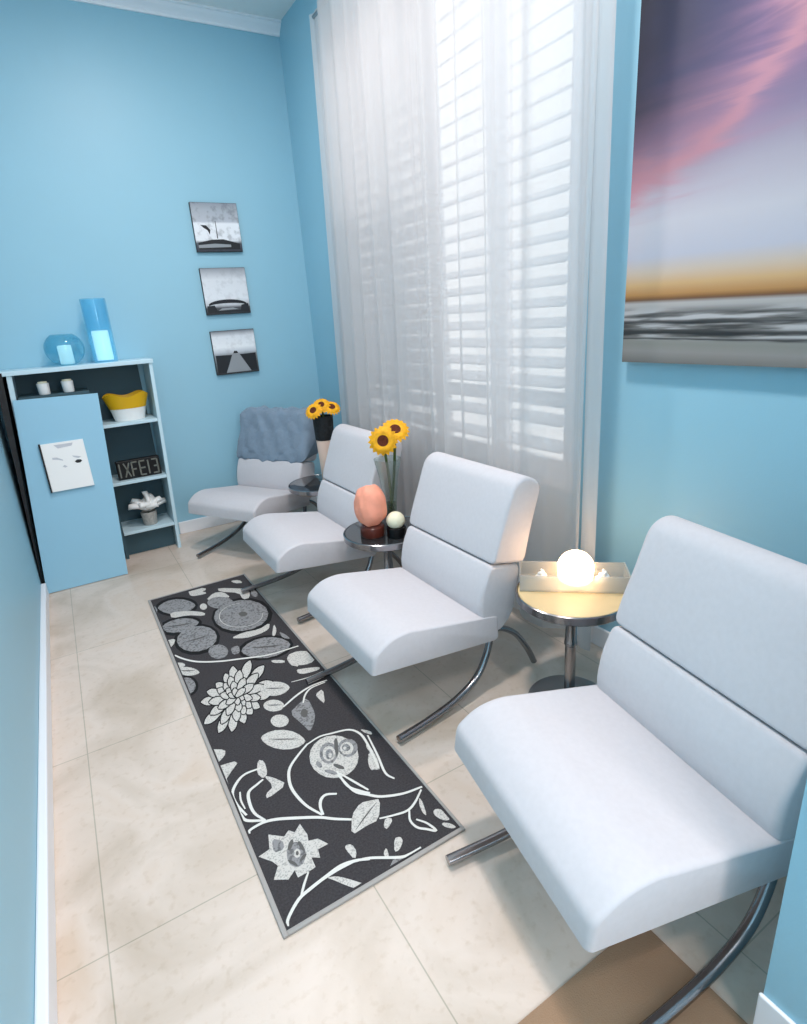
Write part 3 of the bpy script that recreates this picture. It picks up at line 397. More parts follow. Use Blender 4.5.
RUG_VINES = [
 (0.012,[(.212,2.8),(.243,2.736),(.296,2.665),(.387,2.6),(.483,2.556),(.608,2.505),(.759,2.491)]),
 (0.008,[(.745,2.125),(.676,2.122),(.635,2.091),(.607,2.044)]),
 (0.01,[(.759,2.134),(.682,2.136),(.606,2.112),(.527,2.07)]),
 (0.006,[(.619,2.219),(.7,2.205),(.772,2.21)]),
 (0.009,[(.524,1.794),(.579,1.806),(.626,1.796),(.694,1.774),(.72,1.728),(.719,1.668),(.706,1.587),(.693,1.524)]),
 (0.011,[(.212,1.518),(.22,1.531),(.264,1.535),(.303,1.523),(.346,1.499),(.423,1.45),(.467,1.412),(.512,1.378)]),
 (0.01,[(.212,1.613),(.22,1.576),(.273,1.539)]),
 (0.006,[(.212,1.641),(.212,1.616),(.212,1.592)]),
 (0.01,[(.528,1.797),(.478,1.763),(.428,1.72),(.405,1.674),(.395,1.61),(.408,1.523),(.439,1.451)]),
 (0.01,[(.442,1.449),(.447,1.485),(.462,1.513),(.485,1.522),(.517,1.504)]),
 (0.01,[(.227,1.596),(.212,1.66),(.212,1.717),(.24,1.76),(.277,1.783),(.335,1.779)]),
 (0.01,[(.273,1.539),(.252,1.589),(.251,1.644),(.263,1.691),(.297,1.708),(.324,1.719)]),
 (0.006,[(.231,1.625),(.229,1.67),(.237,1.71)]),
 (0.007,[(.321,1.282),(.295,1.251),(.275,1.223)]),
 (0.01,[(.212,1.162),(.222,1.183),(.266,1.218),(.31,1.23),(.36,1.239),(.411,1.246),(.456,1.236),(.494,1.216)]),
 (0.009,[(.561,1.6),(.563,1.516),(.589,1.469),(.613,1.441)]),
 (0.008,[(.564,1.587),(.59,1.52),(.615,1.456)]),
 (0.008,[(.589,1.329),(.633,1.314),(.68,1.304),(.719,1.318),(.766,1.352)]),
 (0.01,[(.557,1.582),(.571,1.483),(.603,1.44),(.638,1.405),(.706,1.373),(.776,1.361)]),
 (0.008,[(.686,1.301),(.668,1.266),(.672,1.231),(.694,1.207),(.715,1.186),(.707,1.225),(.686,1.258)]),
 (0.008,[(.741,1.702),(.721,1.585),(.702,1.491),(.715,1.448)]),
 (0.009,[(.448,1.236),(.494,1.22),(.57,1.171),(.602,1.162),(.643,1.162)]),
 (0.008,[(.338,1.234),(.397,1.239),(.448,1.236)]),
 (0.003,[(.72,2.946),(.697,2.897),(.662,2.865),(.62,2.855),(.577,2.866),(.54,2.897),(.512,2.945),(.499,3.002),(.503,3.061),(.523,3.114),(.558,3.151),(.602,3.165),(.648,3.154)]),
]
# ------------------------------------------------------------------ materials
M = {}
WALLC = (153,199,217)
M['wall'] = mat('pale blue wall paint', WALLC, .42, spec=.35, noise=(1.5,.015), bump=(140,.05))
M['ceil'] = mat('white ceiling paint', (236,238,236), .8)
M['trim'] = mat('white gloss trim paint', (240,242,246), .35)
M['fabric'] = mat('pale grey upholstery', (208,204,207), .85, spec=.2, noise=(60,.02), bump=(900,.12), sheen=.1)
M['chrome'] = mat('polished chrome', (150,150,153), .2, metal=1)
M['steel'] = mat('brushed steel', (170,170,172), .3, metal=1)
M['blackglass'] = mat('smoked glass top', (44,46,48), .08, spec=.7, coat=.5)
M['maple'] = mat('pale wood top', (222,196,150), .35, noise=(6,.06))
M['cab'] = mat('pale blue cabinet paint', (146,194,217), .45)
M['cabedge'] = mat('light blue lacquer', (200,226,236), .35)
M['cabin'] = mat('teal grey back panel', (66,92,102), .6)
M['black'] = mat('black lacquer', (8,9,12), .4)
M['white'] = mat('white ceramic', (240,240,238), .3)
M['dark'] = mat('dark brown glaze', (34,24,22), .3)
M['yellow'] = mat('yellow glaze', (226,176,28), .4)
M['cream'] = mat('cream wax', (240,234,205), .5)
M['petal'] = mat('sunflower petal', (238,170,22), .6, noise=(40,.2))
M['seed'] = mat('sunflower seed head', (88,36,12), .8, noise=(120,.4))
M['stem'] = mat('green stem', (72,92,40), .6)
M['peach'] = mat('peach ceramic', (240,208,190), .4)

# floor: big pale stone tiles with thin joints
m = mat('pale travertine tile', (222,207,194), .32, spec=.4); M['floor'] = m
nt = m.node_tree; L = nt.links; b = nt.nodes['Principled BSDF']
tc = N(m, 'ShaderNodeTexCoord')
mp = N(m, 'ShaderNodeMapping'); mp.inputs['Location'].default_value = (.215, -1.37, 0)
L.new(tc.outputs['Object'], mp.inputs['Vector'])
br = N(m, 'ShaderNodeTexBrick'); br.offset = 0
br.inputs['Scale'].default_value = 1; br.inputs['Brick Width'].default_value = .68; br.inputs['Row Height'].default_value = .9
br.inputs['Mortar Size'].default_value = .0022; br.inputs['Mortar Smooth'].default_value = .3; br.inputs['Bias'].default_value = 0
br.inputs['Color1'].default_value = (*lin((224,209,197)), 1); br.inputs['Color2'].default_value = (*lin((219,203,189)), 1); br.inputs['Mortar'].default_value = (*lin((186,176,160)), 1)
L.new(mp.outputs['Vector'], br.inputs['Vector'])
n1 = N(m, 'ShaderNodeTexNoise'); n1.inputs['Scale'].default_value = 2.2; n1.inputs['Detail'].default_value = 8; n1.inputs['Distortion'].default_value = 1.2
L.new(tc.outputs['Object'], n1.inputs['Vector'])
r1 = ramp(m, [(.3,(226,222,214)),(.55,(255,255,255)),(.75,(244,236,226))]); L.new(n1.outputs['Fac'], r1.inputs['Fac'])
mx = N(m, 'ShaderNodeMix', data_type='RGBA', blend_type='MULTIPLY'); mx.inputs['Factor'].default_value = .9
L.new(br.outputs['Color'], mx.inputs['A']); L.new(r1.outputs['Color'], mx.inputs['B'])
n2 = N(m, 'ShaderNodeTexNoise'); n2.inputs['Scale'].default_value = 38; n2.inputs['Detail'].default_value = 6
L.new(tc.outputs['Object'], n2.inputs['Vector'])
r2 = ramp(m, [(.2,(225,215,200)),(.45,(255,255,255))]); L.new(n2.outputs['Fac'], r2.inputs['Fac'])
mx2 = N(m, 'ShaderNodeMix', data_type='RGBA', blend_type='MULTIPLY'); mx2.inputs['Factor'].default_value = .5
L.new(mx.outputs['Result'], mx2.inputs['A']); L.new(r2.outputs['Color'], mx2.inputs['B'])
L.new(mx2.outputs['Result'], b.inputs['Base Color'])
bp = N(m, 'ShaderNodeBump'); bp.inputs['Strength'].default_value = .15; bp.inputs['Distance'].default_value = .004
L.new(n2.outputs['Fac'], bp.inputs['Height']); L.new(bp.outputs['Normal'], b.inputs['Normal'])

# sheer voile
m = bpy.data.materials.new('white voile'); m.use_nodes = True; M['voile'] = m
nt = m.node_tree; nt.nodes.clear(); L = nt.links
def voile(m, opac):
    nt = m.node_tree; L = nt.links
    out = N(m, 'ShaderNodeOutputMaterial'); tr = N(m, 'ShaderNodeBsdfTransparent'); tr.inputs['Color'].default_value = (1,1,1,1)
    tl = N(m, 'ShaderNodeBsdfTranslucent'); tl.inputs['Color'].default_value = (.76,.74,.74,1)
    df = N(m, 'ShaderNodeBsdfDiffuse'); df.inputs['Color'].default_value = (.74,.72,.72,1)
    m1 = N(m, 'ShaderNodeMixShader'); m1.inputs['Fac'].default_value = .5
    L.new(tl.outputs[0], m1.inputs[1]); L.new(df.outputs[0], m1.inputs[2])
    lw = N(m, 'ShaderNodeLayerWeight'); lw.inputs['Blend'].default_value = .5
    r = N(m, 'ShaderNodeMapRange'); r.inputs['To Min'].default_value = opac; r.inputs['To Max'].default_value = min(1, opac+.45)
    L.new(lw.outputs['Facing'], r.inputs['Value'])
    m2 = N(m, 'ShaderNodeMixShader'); L.new(r.outputs['Result'], m2.inputs['Fac'])
    L.new(tr.outputs[0], m2.inputs[1]); L.new(m1.outputs[0], m2.inputs[2]); L.new(m2.outputs[0], out.inputs['Surface'])
voile(m, .72)
m = bpy.data.materials.new('white voile hem'); m.use_nodes = True; m.node_tree.nodes.clear(); voile(m, .85); M['hem'] = m
m = bpy.data.materials.new('thin white voile'); m.use_nodes = True; m.node_tree.nodes.clear(); voile(m, .42); M['thin'] = m

def glass(name, rgb, edge=.35, body=None, amount=0.0):
    """thin glass: tinted see-through, brighter mirror towards the rim, optional milky body colour"""
    m = bpy.data.materials.new(name); m.use_nodes = True; m.node_tree.nodes.clear(); L = m.node_tree.links
    out = N(m, 'ShaderNodeOutputMaterial'); tr = N(m, 'ShaderNodeBsdfTransparent'); tr.inputs['Color'].default_value = (*lin(rgb), 1)
    gl = N(m, 'ShaderNodeBsdfGlossy'); gl.inputs['Roughness'].default_value = .04
    lw = N(m, 'ShaderNodeLayerWeight'); lw.inputs['Blend'].default_value = .3
    mr = N(m, 'ShaderNodeMapRange'); mr.inputs['To Min'].default_value = .04; mr.inputs['To Max'].default_value = edge
    L.new(lw.outputs['Facing'], mr.inputs['Value'])
    src = tr.outputs[0]
    if body:
        df = N(m, 'ShaderNodeBsdfDiffuse'); df.inputs['Color'].default_value = (*lin(body), 1)
        tl = N(m, 'ShaderNodeBsdfTranslucent'); tl.inputs['Color'].default_value = (*lin(body), 1)
        mb = N(m, 'ShaderNodeMixShader'); mb.inputs['Fac'].default_value = .5; L.new(df.outputs[0], mb.inputs[1]); L.new(tl.outputs[0], mb.inputs[2])
        mm = N(m, 'ShaderNodeMixShader'); mm.inputs['Fac'].default_value = amount; L.new(src, mm.inputs[1]); L.new(mb.outputs[0], mm.inputs[2]); src = mm.outputs[0]
    mx = N(m, 'ShaderNodeMixShader'); L.new(mr.outputs['Result'], mx.inputs['Fac'])
    L.new(src, mx.inputs[1]); L.new(gl.outputs[0], mx.inputs[2]); L.new(mx.outputs[0], out.inputs['Surface'])
    return m
M['pane'] = glass('window glass', (250,252,253), .1)
M['clear'] = glass('clear glass', (240,244,242), .35, (225,228,226), .06)
M['frost'] = glass('frosted clear plastic', (235,238,238), .3, (226,226,222), .42)
M['tealglass'] = glass('teal glass', (218,242,248), .35, (140,214,236), .22)
M['blueglass'] = glass('blue glass', (228,248,255), .3, (150,226,252), .25)

# ------------------------------------------------------------------ the room
XL, XR, YB, YR, H = -0.365, 1.95, 4.72, -2.6, 3.60
def struct(name, bm, m, parent=None, smooth=False):
    o = link(name, bm, m, parent, smooth=smooth)
    if parent is None: o['kind'] = 'structure'
    return o
struct('floor', B((XL-.1, YR-.1, -.1), (XR+.1, YB+.1, 0)), M['floor'])
struct('ceiling', B((XL-.1, YR-.1, H), (XR+.1, YB+.1, H+.1)), M['ceil'])
struct('wall_left', B((XL-.1, YR-.1, 0), (XL, YB+.1, H)), M['wall'])
struct('wall_back', B((XL, YB, 0), (XR, YB+.1, H)), M['wall'])
struct('wall_rear', B((XL, YR-.1, 0), (XR, YR, H)), M['wall'])
WY0, WY1, WZ0, WZ1 = 1.78, 3.98, .72, 3.15
bm = bmesh.new()
for a, b_ in (((XR, YR, 0), (XR+.14, WY0, H)), ((XR, WY1, 0), (XR+.14, YB+.1, H)), ((XR, WY0, 0), (XR+.14, WY1, WZ0)), ((XR, WY0, WZ1), (XR+.14, WY1, H))):
    box(bm, a, b_)
struct('wall_right', bm, M['wall'])
# wall return in the near right corner
struct('wall_near', B((.992, YR, 0), (XR, .352, H)), M['wall'])
struct('baseboard_near', B((.982, YR, 0), (.992, .358, .15), .004), M['trim'])
struct('baseboard_left', B((XL, YR, 0), (XL+.030, 4.10, .088), .006), M['trim'])
struct('baseboard_back', B((.60, YB-.016, 0), (XR, YB, .10), .005), M['trim'])
struct('baseboard_right', B((XR-.016, .345, 0), (XR, YB-.02, .10), .005), M['trim'])
# crown moulding on the back wall
prof = [(0,0),(0,-.075),(-.012,-.075),(-.016,-.06),(-.03,-.045),(-.05,-.03),(-.062,-.014),(-.075,-.012),(-.075,0)]
bm = bmesh.new()
a = [bm.verts.new((XL, YB+p, H+q)) for p, q in prof]; c = [bm.verts.new((XR, YB+p, H+q)) for p, q in prof]
for i in range(len(prof)): bm.faces.new((a[i], c[i], c[(i+1) % len(prof)], a[(i+1) % len(prof)]))
bm.faces.new(a[::-1]); bm.faces.new(c)
struct('trim_1', bm, M['trim'])

# window with louvred shutters behind the curtain
win = empty('window_1', (XR, (WY0+WY1)/2, WZ0)); win['kind'] = 'structure'
oy = (WY0+WY1)/2; oz = WZ0
def W(a, b_): return (a[0], a[1]-oy, a[2]-oz), (b_[0], b_[1]-oy, b_[2]-oz)
bm = bmesh.new()
for a, b_ in (((0, WY0, WZ0), (.13, WY0+.05, WZ1)), ((0, WY1-.05, WZ0), (.13, WY1, WZ1)), ((0, WY0+.05, WZ0), (.13, WY1-.05, WZ0+.05)), ((0, WY0+.05, WZ1-.05), (.13, WY1-.05, WZ1))):
    box(bm, *W(a, b_))
link('window_frame', bm, M['trim'], win, smooth=False)
bm = bmesh.new(); box(bm, *W((.112, WY0+.05, WZ0+.05), (.118, WY1-.05, WZ1-.05)))
link('pane', bm, M['pane'], win, smooth=False)
npan = 4; pw = (WY1-WY0-.1)/npan
for k in range(npan):
    y0 = WY0+.05+k*pw; y1 = y0+pw; bm = bmesh.new()
    for a, b_ in (((.02, y0+.002, WZ0+.05), (.05, y0+.06, WZ1-.05)), ((.02, y1-.06, WZ0+.05), (.05, y1-.002, WZ1-.05)),
                  ((.02, y0+.06, WZ0+.05), (.05, y1-.06, WZ0+.13)), ((.02, y0+.06, WZ1-.13), (.05, y1-.06, WZ1-.05)), ((.02, y0+.06, 1.10), (.05, y1-.06, 1.17))):
        box(bm, *W(a, b_))
    for z0, z1 in ((WZ0+.13, 1.10), (1.17, WZ1-.13)):
        nl = int((z1-z0)/.086); p = (z1-z0)/nl
        for j in range(nl):
            zc = z0+(j+.5)*p
            T = Matrix.Translation((.035, (y0+y1)/2-oy, zc-oz)) @ Matrix.Rotation(math.radians(-28 if k < 2 else (-68 if zc < 2.15 else 10)), 4, 'Y')
            box(bm, (-.040, -(pw/2-.06), -.0045), (.040, (pw/2-.06), .0045), 0, T)
    link('shutter_panel', bm, M['trim'], win, smooth=False)

# added ceiling lights over the corridor, unseen above the frame, to brighten the room
def fill_downlight(x, y, watts, size=.3):
    t = empty('ceiling_fill', (x, y, H))
    t['kind'] = 'structure'
    bm = bmesh.new(); lathe(bm, [(size/2+.02, 0), (size/2+.02, -.012), (size/2, -.014), (size/2, -.004), (0, -.004)], 32)
    link('light_trim', bm, M['trim'], t)
    l = bpy.data.lights.new('lamp', 'AREA'); l.shape = 'DISK'; l.size = size; l.energy = watts; l.color = (1, .90, .865)
    o = bpy.data.objects.new('lamp', l); COL.objects.link(o); o.parent = t; o.location = (0, 0, -.02)
    return t

# ------------------------------------------------------------------ voile curtain
def curtain():
    y0, y1, zt, zb = 1.60, 3.87, 3.31, .06
    xc = 1.80; bm = bmesh.new(); ny, nz = 260, 24
    ph = [random.uniform(0, 6.28) for _ in range(8)]
    g = []
    for i in range(ny+1):
        u = i/ny; row = []
        fold = .026*math.sin(2*PI*11*u+ph[0]+2.2*math.sin(2*PI*2.3*u+ph[1])) + .007*math.sin(2*PI*23*u+ph[2]+2*math.sin(2*PI*4*u)) + .014*math.sin(2*PI*4.3*u+ph[3])
        for j in range(nz+1):
            v = j/nz
            amp = .55+.6*v
            x = xc + fold*amp + .008*math.sin(2*PI*9*u+3*v+ph[4])*v
            y = y0+(y1-y0)*u + .012*math.sin(2*PI*12*u+2.5*v)*v + (.17*v*u)
            row.append(bm.verts.new((x, y, zt+(zb-zt)*v)))
        g.append(row)
    for i in range(ny):
        for j in range(nz):
            f = bm.faces.new((g[i][j], g[i+1][j], g[i+1][j+1], g[i][j+1]))
    return bm
cur = empty('sheer_curtain', (1.80, 2.8, 0), label='long white sheer curtain hanging in front of the shuttered window down to the floor', cat='curtain')
def rel(bm, p):
    for v in bm.verts: v.co -= Vector(p)
    return bm
link('curtain_panel', rel(curtain(), (1.80, 2.8, 0)), M['voile'], cur, angle=180)
def inner():
    bm = bmesh.new(); g = []
    for i in range(121):
        u = i/120; row = []
        for j in range(17):
            v = j/16
            row.append(bm.verts.new((1.868+.016*math.sin(2*PI*9*u+1.3*math.sin(7*u))*(.6+.4*v), 2.62+(3.82-2.62+.17*v)*u+.02*math.sin(3*v+1)*(1-u), 3.28-3.2*v)))
        g.append(row)
    for i in range(120):
        for j in range(16): bm.faces.new((g[i][j], g[i+1][j], g[i+1][j+1], g[i][j+1]))
    return bm
link('inner_panel', rel(inner(), (1.80, 2.8, 0)), M['thin'], cur, angle=180)
bm = bmesh.new()
g = []
for i in range(9):
    u = i/8; row = []
    for j in range(25):
        v = j/24; row.append(bm.verts.new((1.800+.006*math.sin(u*5+v*2)-.004, 1.540+.075*u+.004*math.sin(6*v), 3.30+(.06-3.30)*v)))
    g.append(row)
for i in range(8):
    for j in range(24): bm.faces.new((g[i][j], g[i+1][j], g[i+1][j+1], g[i][j+1]))
o = link('side_hem', rel(bm, (1.80, 2.8, 0)), M['hem'], cur, angle=180)
rod = empty('curtain_rod', (1.815, 2.8, 3.285), label='thin steel curtain rod above the sheer curtain at the window', cat='curtain rod')
bm = bmesh.new(); tube(bm, [(0, -1.30, 0), (0, 1.03, 0)], .010, 12)
link('pole', bm, M['steel'], rod)
for yy in (-1.22, .98):
    bm = bmesh.new(); tube(bm, [(0, yy, 0), (.134, yy, 0)], .008, 10); link('bracket', bm, M['steel'], rod)

# ------------------------------------------------------------------ chairs
def make_chair():
    t = empty('lounge_chair', (0, 0, 0))
    HW = .325
    seat = cushion([(0.0,.308),(.010,.385),(.075,.432),(.16,.445),(.60,.357),(.60,.245)], [.003,.02,.04,.05,.02,.02], HW, .022)
    link('seat', seat, M['fabric'], t, angle=60)
    low = cushion([(.520,.335),(.505,.40),(.522,.50),(.566,.585),(.722,.552),(.68,.33),(.60,.27)], [.03,.06,.06,.016,.03,.05,.03], HW-.005, .022)
    link('lower_backrest', low, M['fabric'], t, angle=60)
    up = cushion([(.572,.590),(.592,.66),(.650,.82),(.690,.905),(.745,.928),(.835,.885),(.80,.76),(.735,.553)], [.012,.06,.06,.05,.04,.04,.08,.02], HW, .028)
    link('upper_backrest', up, M['fabric'], t, angle=60)
    for yt, yf, xf in ((-.268, -.362, .065), (.245, .200, -.085)):
        bm = bmesh.new(); pts = []
        for q, (x, z) in enumerate([(.60,.262),(.545,.175),(.46,.095),(.33,.050),(.17,.030),(.0,.0255)]):
            w_ = q/5; pts.append((x+xf*w_, yt+(yf-yt)*w_, z))
        tube(bm, pts, .0160, 14, flat=.9)
        link('front_leg', bm, M['chrome'], t, angle=60)
        bm = bmesh.new()
        tube(bm, [(.60,yt,.262),(.66,yt,.250),(.735,yt,.195),(.80,yt*1.01,.10),(.84,yt*1.02,.0155)], .0150, 14, flat=.9)
        link('rear_leg', bm, M['chrome'], t, angle=60)
    bm = bmesh.new()
    tube(bm, [(.60,-.268,.262),(.60,.245,.262)], .013, 12)
    for s in (-1, 1): tube(bm, [(.60,s*.2,.262),(.40,s*.2,.285),(.10,s*.2,.325)], .011, 10)
    link('support_frame', bm, M['chrome'], t, angle=60)
    return t
CH = [((.722,.855), -11, 'pale grey armless lounge chair nearest the camera, beside the near end of the rug'),
      ((.755,1.955), 0, 'pale grey armless lounge chair between the sunflower table and the globe lamp table'),
      ((.780,3.075), 0, 'pale grey armless lounge chair beyond the sunflower table, third back from the camera'),
      ((.775,3.93), 30, 'pale grey armless lounge chair in the far corner with a blue grey cover on it')]
first = make_chair()
for i, ((x, y), a, lab) in enumerate(CH):
    o = first if i == 0 else copy_tree(first)
    o.location = (x, y, 0); o.rotation_euler.z = math.radians(a)
    tag(o, lab, 'chair', 'lounge chairs in a row by the window')
chair_far = o
# crumpled cover over the far chair's back
def cover():
    P = round_profile([(.562,.575),(.578,.66),(.640,.83),(.675,.935),(.755,.955),(.855,.90),(.82,.76),(.775,.60)], [.02,.06,.06,.06,.05,.04,.08,.03], 6)
    bm = bmesh.new(); rings = []; n = len(P); ny = 44
    cen = Vector((sum(p[0] for p in P)/n, sum(p[1] for p in P)/n))
    for k in range(ny+1):
        t = k/ny*2-1; y = .350*t; ins = .05*max(0, (abs(t)-.86)/.14)**2
        ring = []
        for q, p in enumerate(P):
            v = Vector(p)-cen; d = v.normalized()
            w = .008*math.sin(7*t+q*.35)+.007*math.sin(15*t-q*.6+1)+.005*math.sin(23*t+q*.9)+.004*random.uniform(-1, 1)
            qv = cen+v-d*(ins-max(-.004, w))
            ring.append(bm.verts.new((qv.x, y, qv.y)))
        rings.append(ring)
    for A_, B_ in zip(rings, rings[1:]):
        for k in range(n): bm.faces.new((A_[k], A_[(k+1) % n], B_[(k+1) % n], B_[k]))
    bm.faces.new(rings[0][::-1]); bm.faces.new(rings[-1])
    return bm
M['denim'] = mat('washed blue grey cloth', (128,145,162), .9, spec=.15, noise=(9,.10), bump=(30,.5), sheen=.2)
o = link('chair_cover', cover(), M['denim'], None, angle=180, loc=chair_far.location, rotz=chair_far.rotation_euler.z)
tag(o, 'crumpled blue grey cloth cover pulled over the backrest of the farthest chair', 'cover')

# ------------------------------------------------------------------ side tables
def make_table(topm, r, h, name='side_table'):
    t = empty(name, (0, 0, 0))
    bm = bmesh.new(); lathe(bm, [(0,h-.008),(r-.012,h-.008),(r-.008,h-.004),(r-.010,h),(0,h)], 56)
    link('tabletop', bm, topm, t)
    bm = bmesh.new(); lathe(bm, [(r-.007,h-.004),(r-.004,h+.001),(r+.001,h-.002),(r,h-.030),(r-.006,h-.036),(0,h-.036),(0,h-.0085),(r-.010,h-.0085)], 56)
    link('rim', bm, M['chrome'], t)
    bm = bmesh.new(); lathe(bm, [(.05,h-.036),(.05,h-.045),(.024,h-.05),(.021,h-.12),(.024,h-.22),(.026,h-.225),(.026,h-.235),(.022,h-.24),(.021,.028),(.035,.024)], 28)
    link('pole', bm, M['chrome'], t)
    bm = bmesh.new(); lathe(bm, [(0,.026),(.04,.025),(.12,.018),(.165,.008),(.168,0),(0,0)], 48)
    link('base', bm, M['steel'], t)
    return t
t3 = make_table(M['maple'], .215, .505); t3.location = (1.53, 1.405, 0)
tag(t3, 'round chrome side table with a pale wood top between the two nearest chairs', 'side table', 'round side tables between the chairs')
t2 = make_table(M['blackglass'], .225, .490); t2.location = (1.325, 2.515, 0)
tag(t2, 'round chrome side table with a dark glass top carrying the salt lamp and sunflowers', 'side table', 'round side tables between the chairs')
t1 = copy_tree(t2); t1.location = (1.44, 3.650, 0)
tag(t1, 'round dark topped side table beside the farthest chair in the corner', 'side table', 'round side tables between the chairs')

# ---- on the wood-topped table: clear tray, globe lamp, two small shells
tr = empty('acrylic_tray', (1.568, 1.440, .5065), math.radians(-42), label='clear rectangular glass tray lying across the pale wood table top', cat='tray')
tl_, td_ = .205, .072
link('tray_floor', B((-tl_, -td_, .0), (tl_, td_, .008), .002), M['frost'], tr, smooth=False)
bm = bmesh.new(); oi = [(-tl_,-td_),(tl_,-td_),(tl_,td_),(-tl_,td_)]; ii = [(x*(1-.006/tl_), y*(1-.006/td_)) for x, y in oi]
o0 = [bm.verts.new((x,y,.0082)) for x, y in oi]; o1 = [bm.verts.new((x,y,.066)) for x, y in oi]; i0 = [bm.verts.new((x,y,.0082)) for x, y in ii]; i1 = [bm.verts.new((x,y,.066)) for x, y in ii]
for k in range(4):
    j = (k+1) % 4
    for q in ((o0[k],o0[j],o1[j],o1[k]), (i0[j],i0[k],i1[k],i1[j]), (o1[k],o1[j],i1[j],i1[k]), (o0[j],o0[k],i0[k],i0[j])): bm.faces.new(q)
link('tray_rim', bm, M['frost'], tr, smooth=False)
gl = empty('globe_lamp', (1.578, 1.436, .516), label='small white glowing globe lamp standing in the clear tray', cat='lamp')
M['lampglow'] = mat('lit opal glass', (255,250,240), .4, emit=((255,206,158), 12))
bm = bmesh.new(); lathe(bm, [(0,.0),(.052,0),(.056,.004),(.054,.014),(.0,.014)], 28); link('lamp_base', bm, M['white'], gl)
bm = bmesh.new(); lathe(bm, [(0,.0145),(.060,.0145),(.066,.020),(.068,.045)]+[(.069*math.cos(a), .065+.066*math.sin(a)) for a in [math.radians(d) for d in range(0, 90, 9)]]+[(0,.131)], 36)
link('lamp_shade', bm, M['lampglow'], gl)
def shell(x, y, s, lab):
    bm = bmesh.new(); pts = []
    for k in range(40):
        a = k*.42; r = .028*(1-k/42)*s; pts.append((r*.5*math.cos(a), r*.5*math.sin(a), .012*s+k*.0011*s))
    tube(bm, pts, lambda t: (.0125*(1-t)+.002)*s, 8, sub=1)
    o = link('white_shell', bm, M['white'], None, angle=180, loc=(x, y, .5155)); return tag(o, lab, 'shell')
shell(1.475, 1.515, 1.1, 'small white spiral shell in the tray to the left of the globe lamp')
shell(1.640, 1.352, 1.25, 'white spiral shell in the tray to the right of the globe lamp')

# ---- on the dark glass table: salt lamp, candle, vase of sunflowers
M['salt'] = mat('pink salt rock', (240,160,134), .55, noise=(14,.12), bump=(18,.5), emit=((240,130,90), .06))
sl = empty('salt_lamp', (1.235, 2.49, .4905), label='coral pink rock salt lamp on a dark red wooden base on the glass table', cat='lamp')
bm = bmesh.new(); lathe(bm, [(0,0),(.060,0),(.064,.008),(.062,.050),(.05,.062),(0,.062)], 28)
link('lamp_base', bm, mat('dark red stained wood', (96,44,34), .3), sl)
bm = bmesh.new(); bmesh.ops.create_icosphere(bm, subdivisions=4, radius=1)
dirs = [Vector((random.gauss(0,1), random.gauss(0,1), random.gauss(0,1))).normalized() for _ in range(34)]
for v in bm.verts:
    d = v.co.normalized(); mm = max(d.dot(q) for q in dirs[:16])
    r = .72+.32*mm + .04*math.sin(9*d.x+4*d.z)*math.cos(7*d.y)
    v.co = Vector((d.x*.083*r, d.y*.083*r, .052+.108+d.z*.112*r))
for v in bm.verts: v.co.z = max(v.co.z, .062)
link('salt_rock', bm, M['salt'], sl, angle=180)
cd = empty('ball_candle', (1.325, 2.40, .4905), label='cream ball candle in a small black cup beside the salt lamp', cat='candle')
bm = bmesh.new(); lathe(bm, [(0,0),(.044,0),(.048,.004),(.049,.050),(.046,.052),(.042,.046),(0,.042)], 28); link('cup', bm, M['black'], cd)
bm = bmesh.new(); lathe(bm, [(0,.0425)]+[(.0475*math.cos(a), .084+.045*math.sin(a)) for a in [math.radians(d) for d in range(-60, 90, 10)]]+[(0,.129)], 28)
link('wax_ball', bm, M['cream'], cd)
vs = empty('flower_vase', (1.405, 2.585, .4905), label='tall flared clear glass vase holding two sunflowers on the dark table', cat='vase')
bm = bmesh.new(); lathe(bm, [(0,0),(.034,0),(.035,.006),(.030,.012),(.034,.12),(.050,.25),(.072,.36),(.0705,.36),(.0485,.25),(.032,.12),(.027,.014),(0,.012)], 32)
link('glass_body', bm, M['clear'], vs)
bm = bmesh.new(); lathe(bm, [(0,.0125),(.0265,.0145),(.0310,.115),(0,.115)], 28)
link('water', bm, glass('pale green water', (205,214,196), .1), vs)

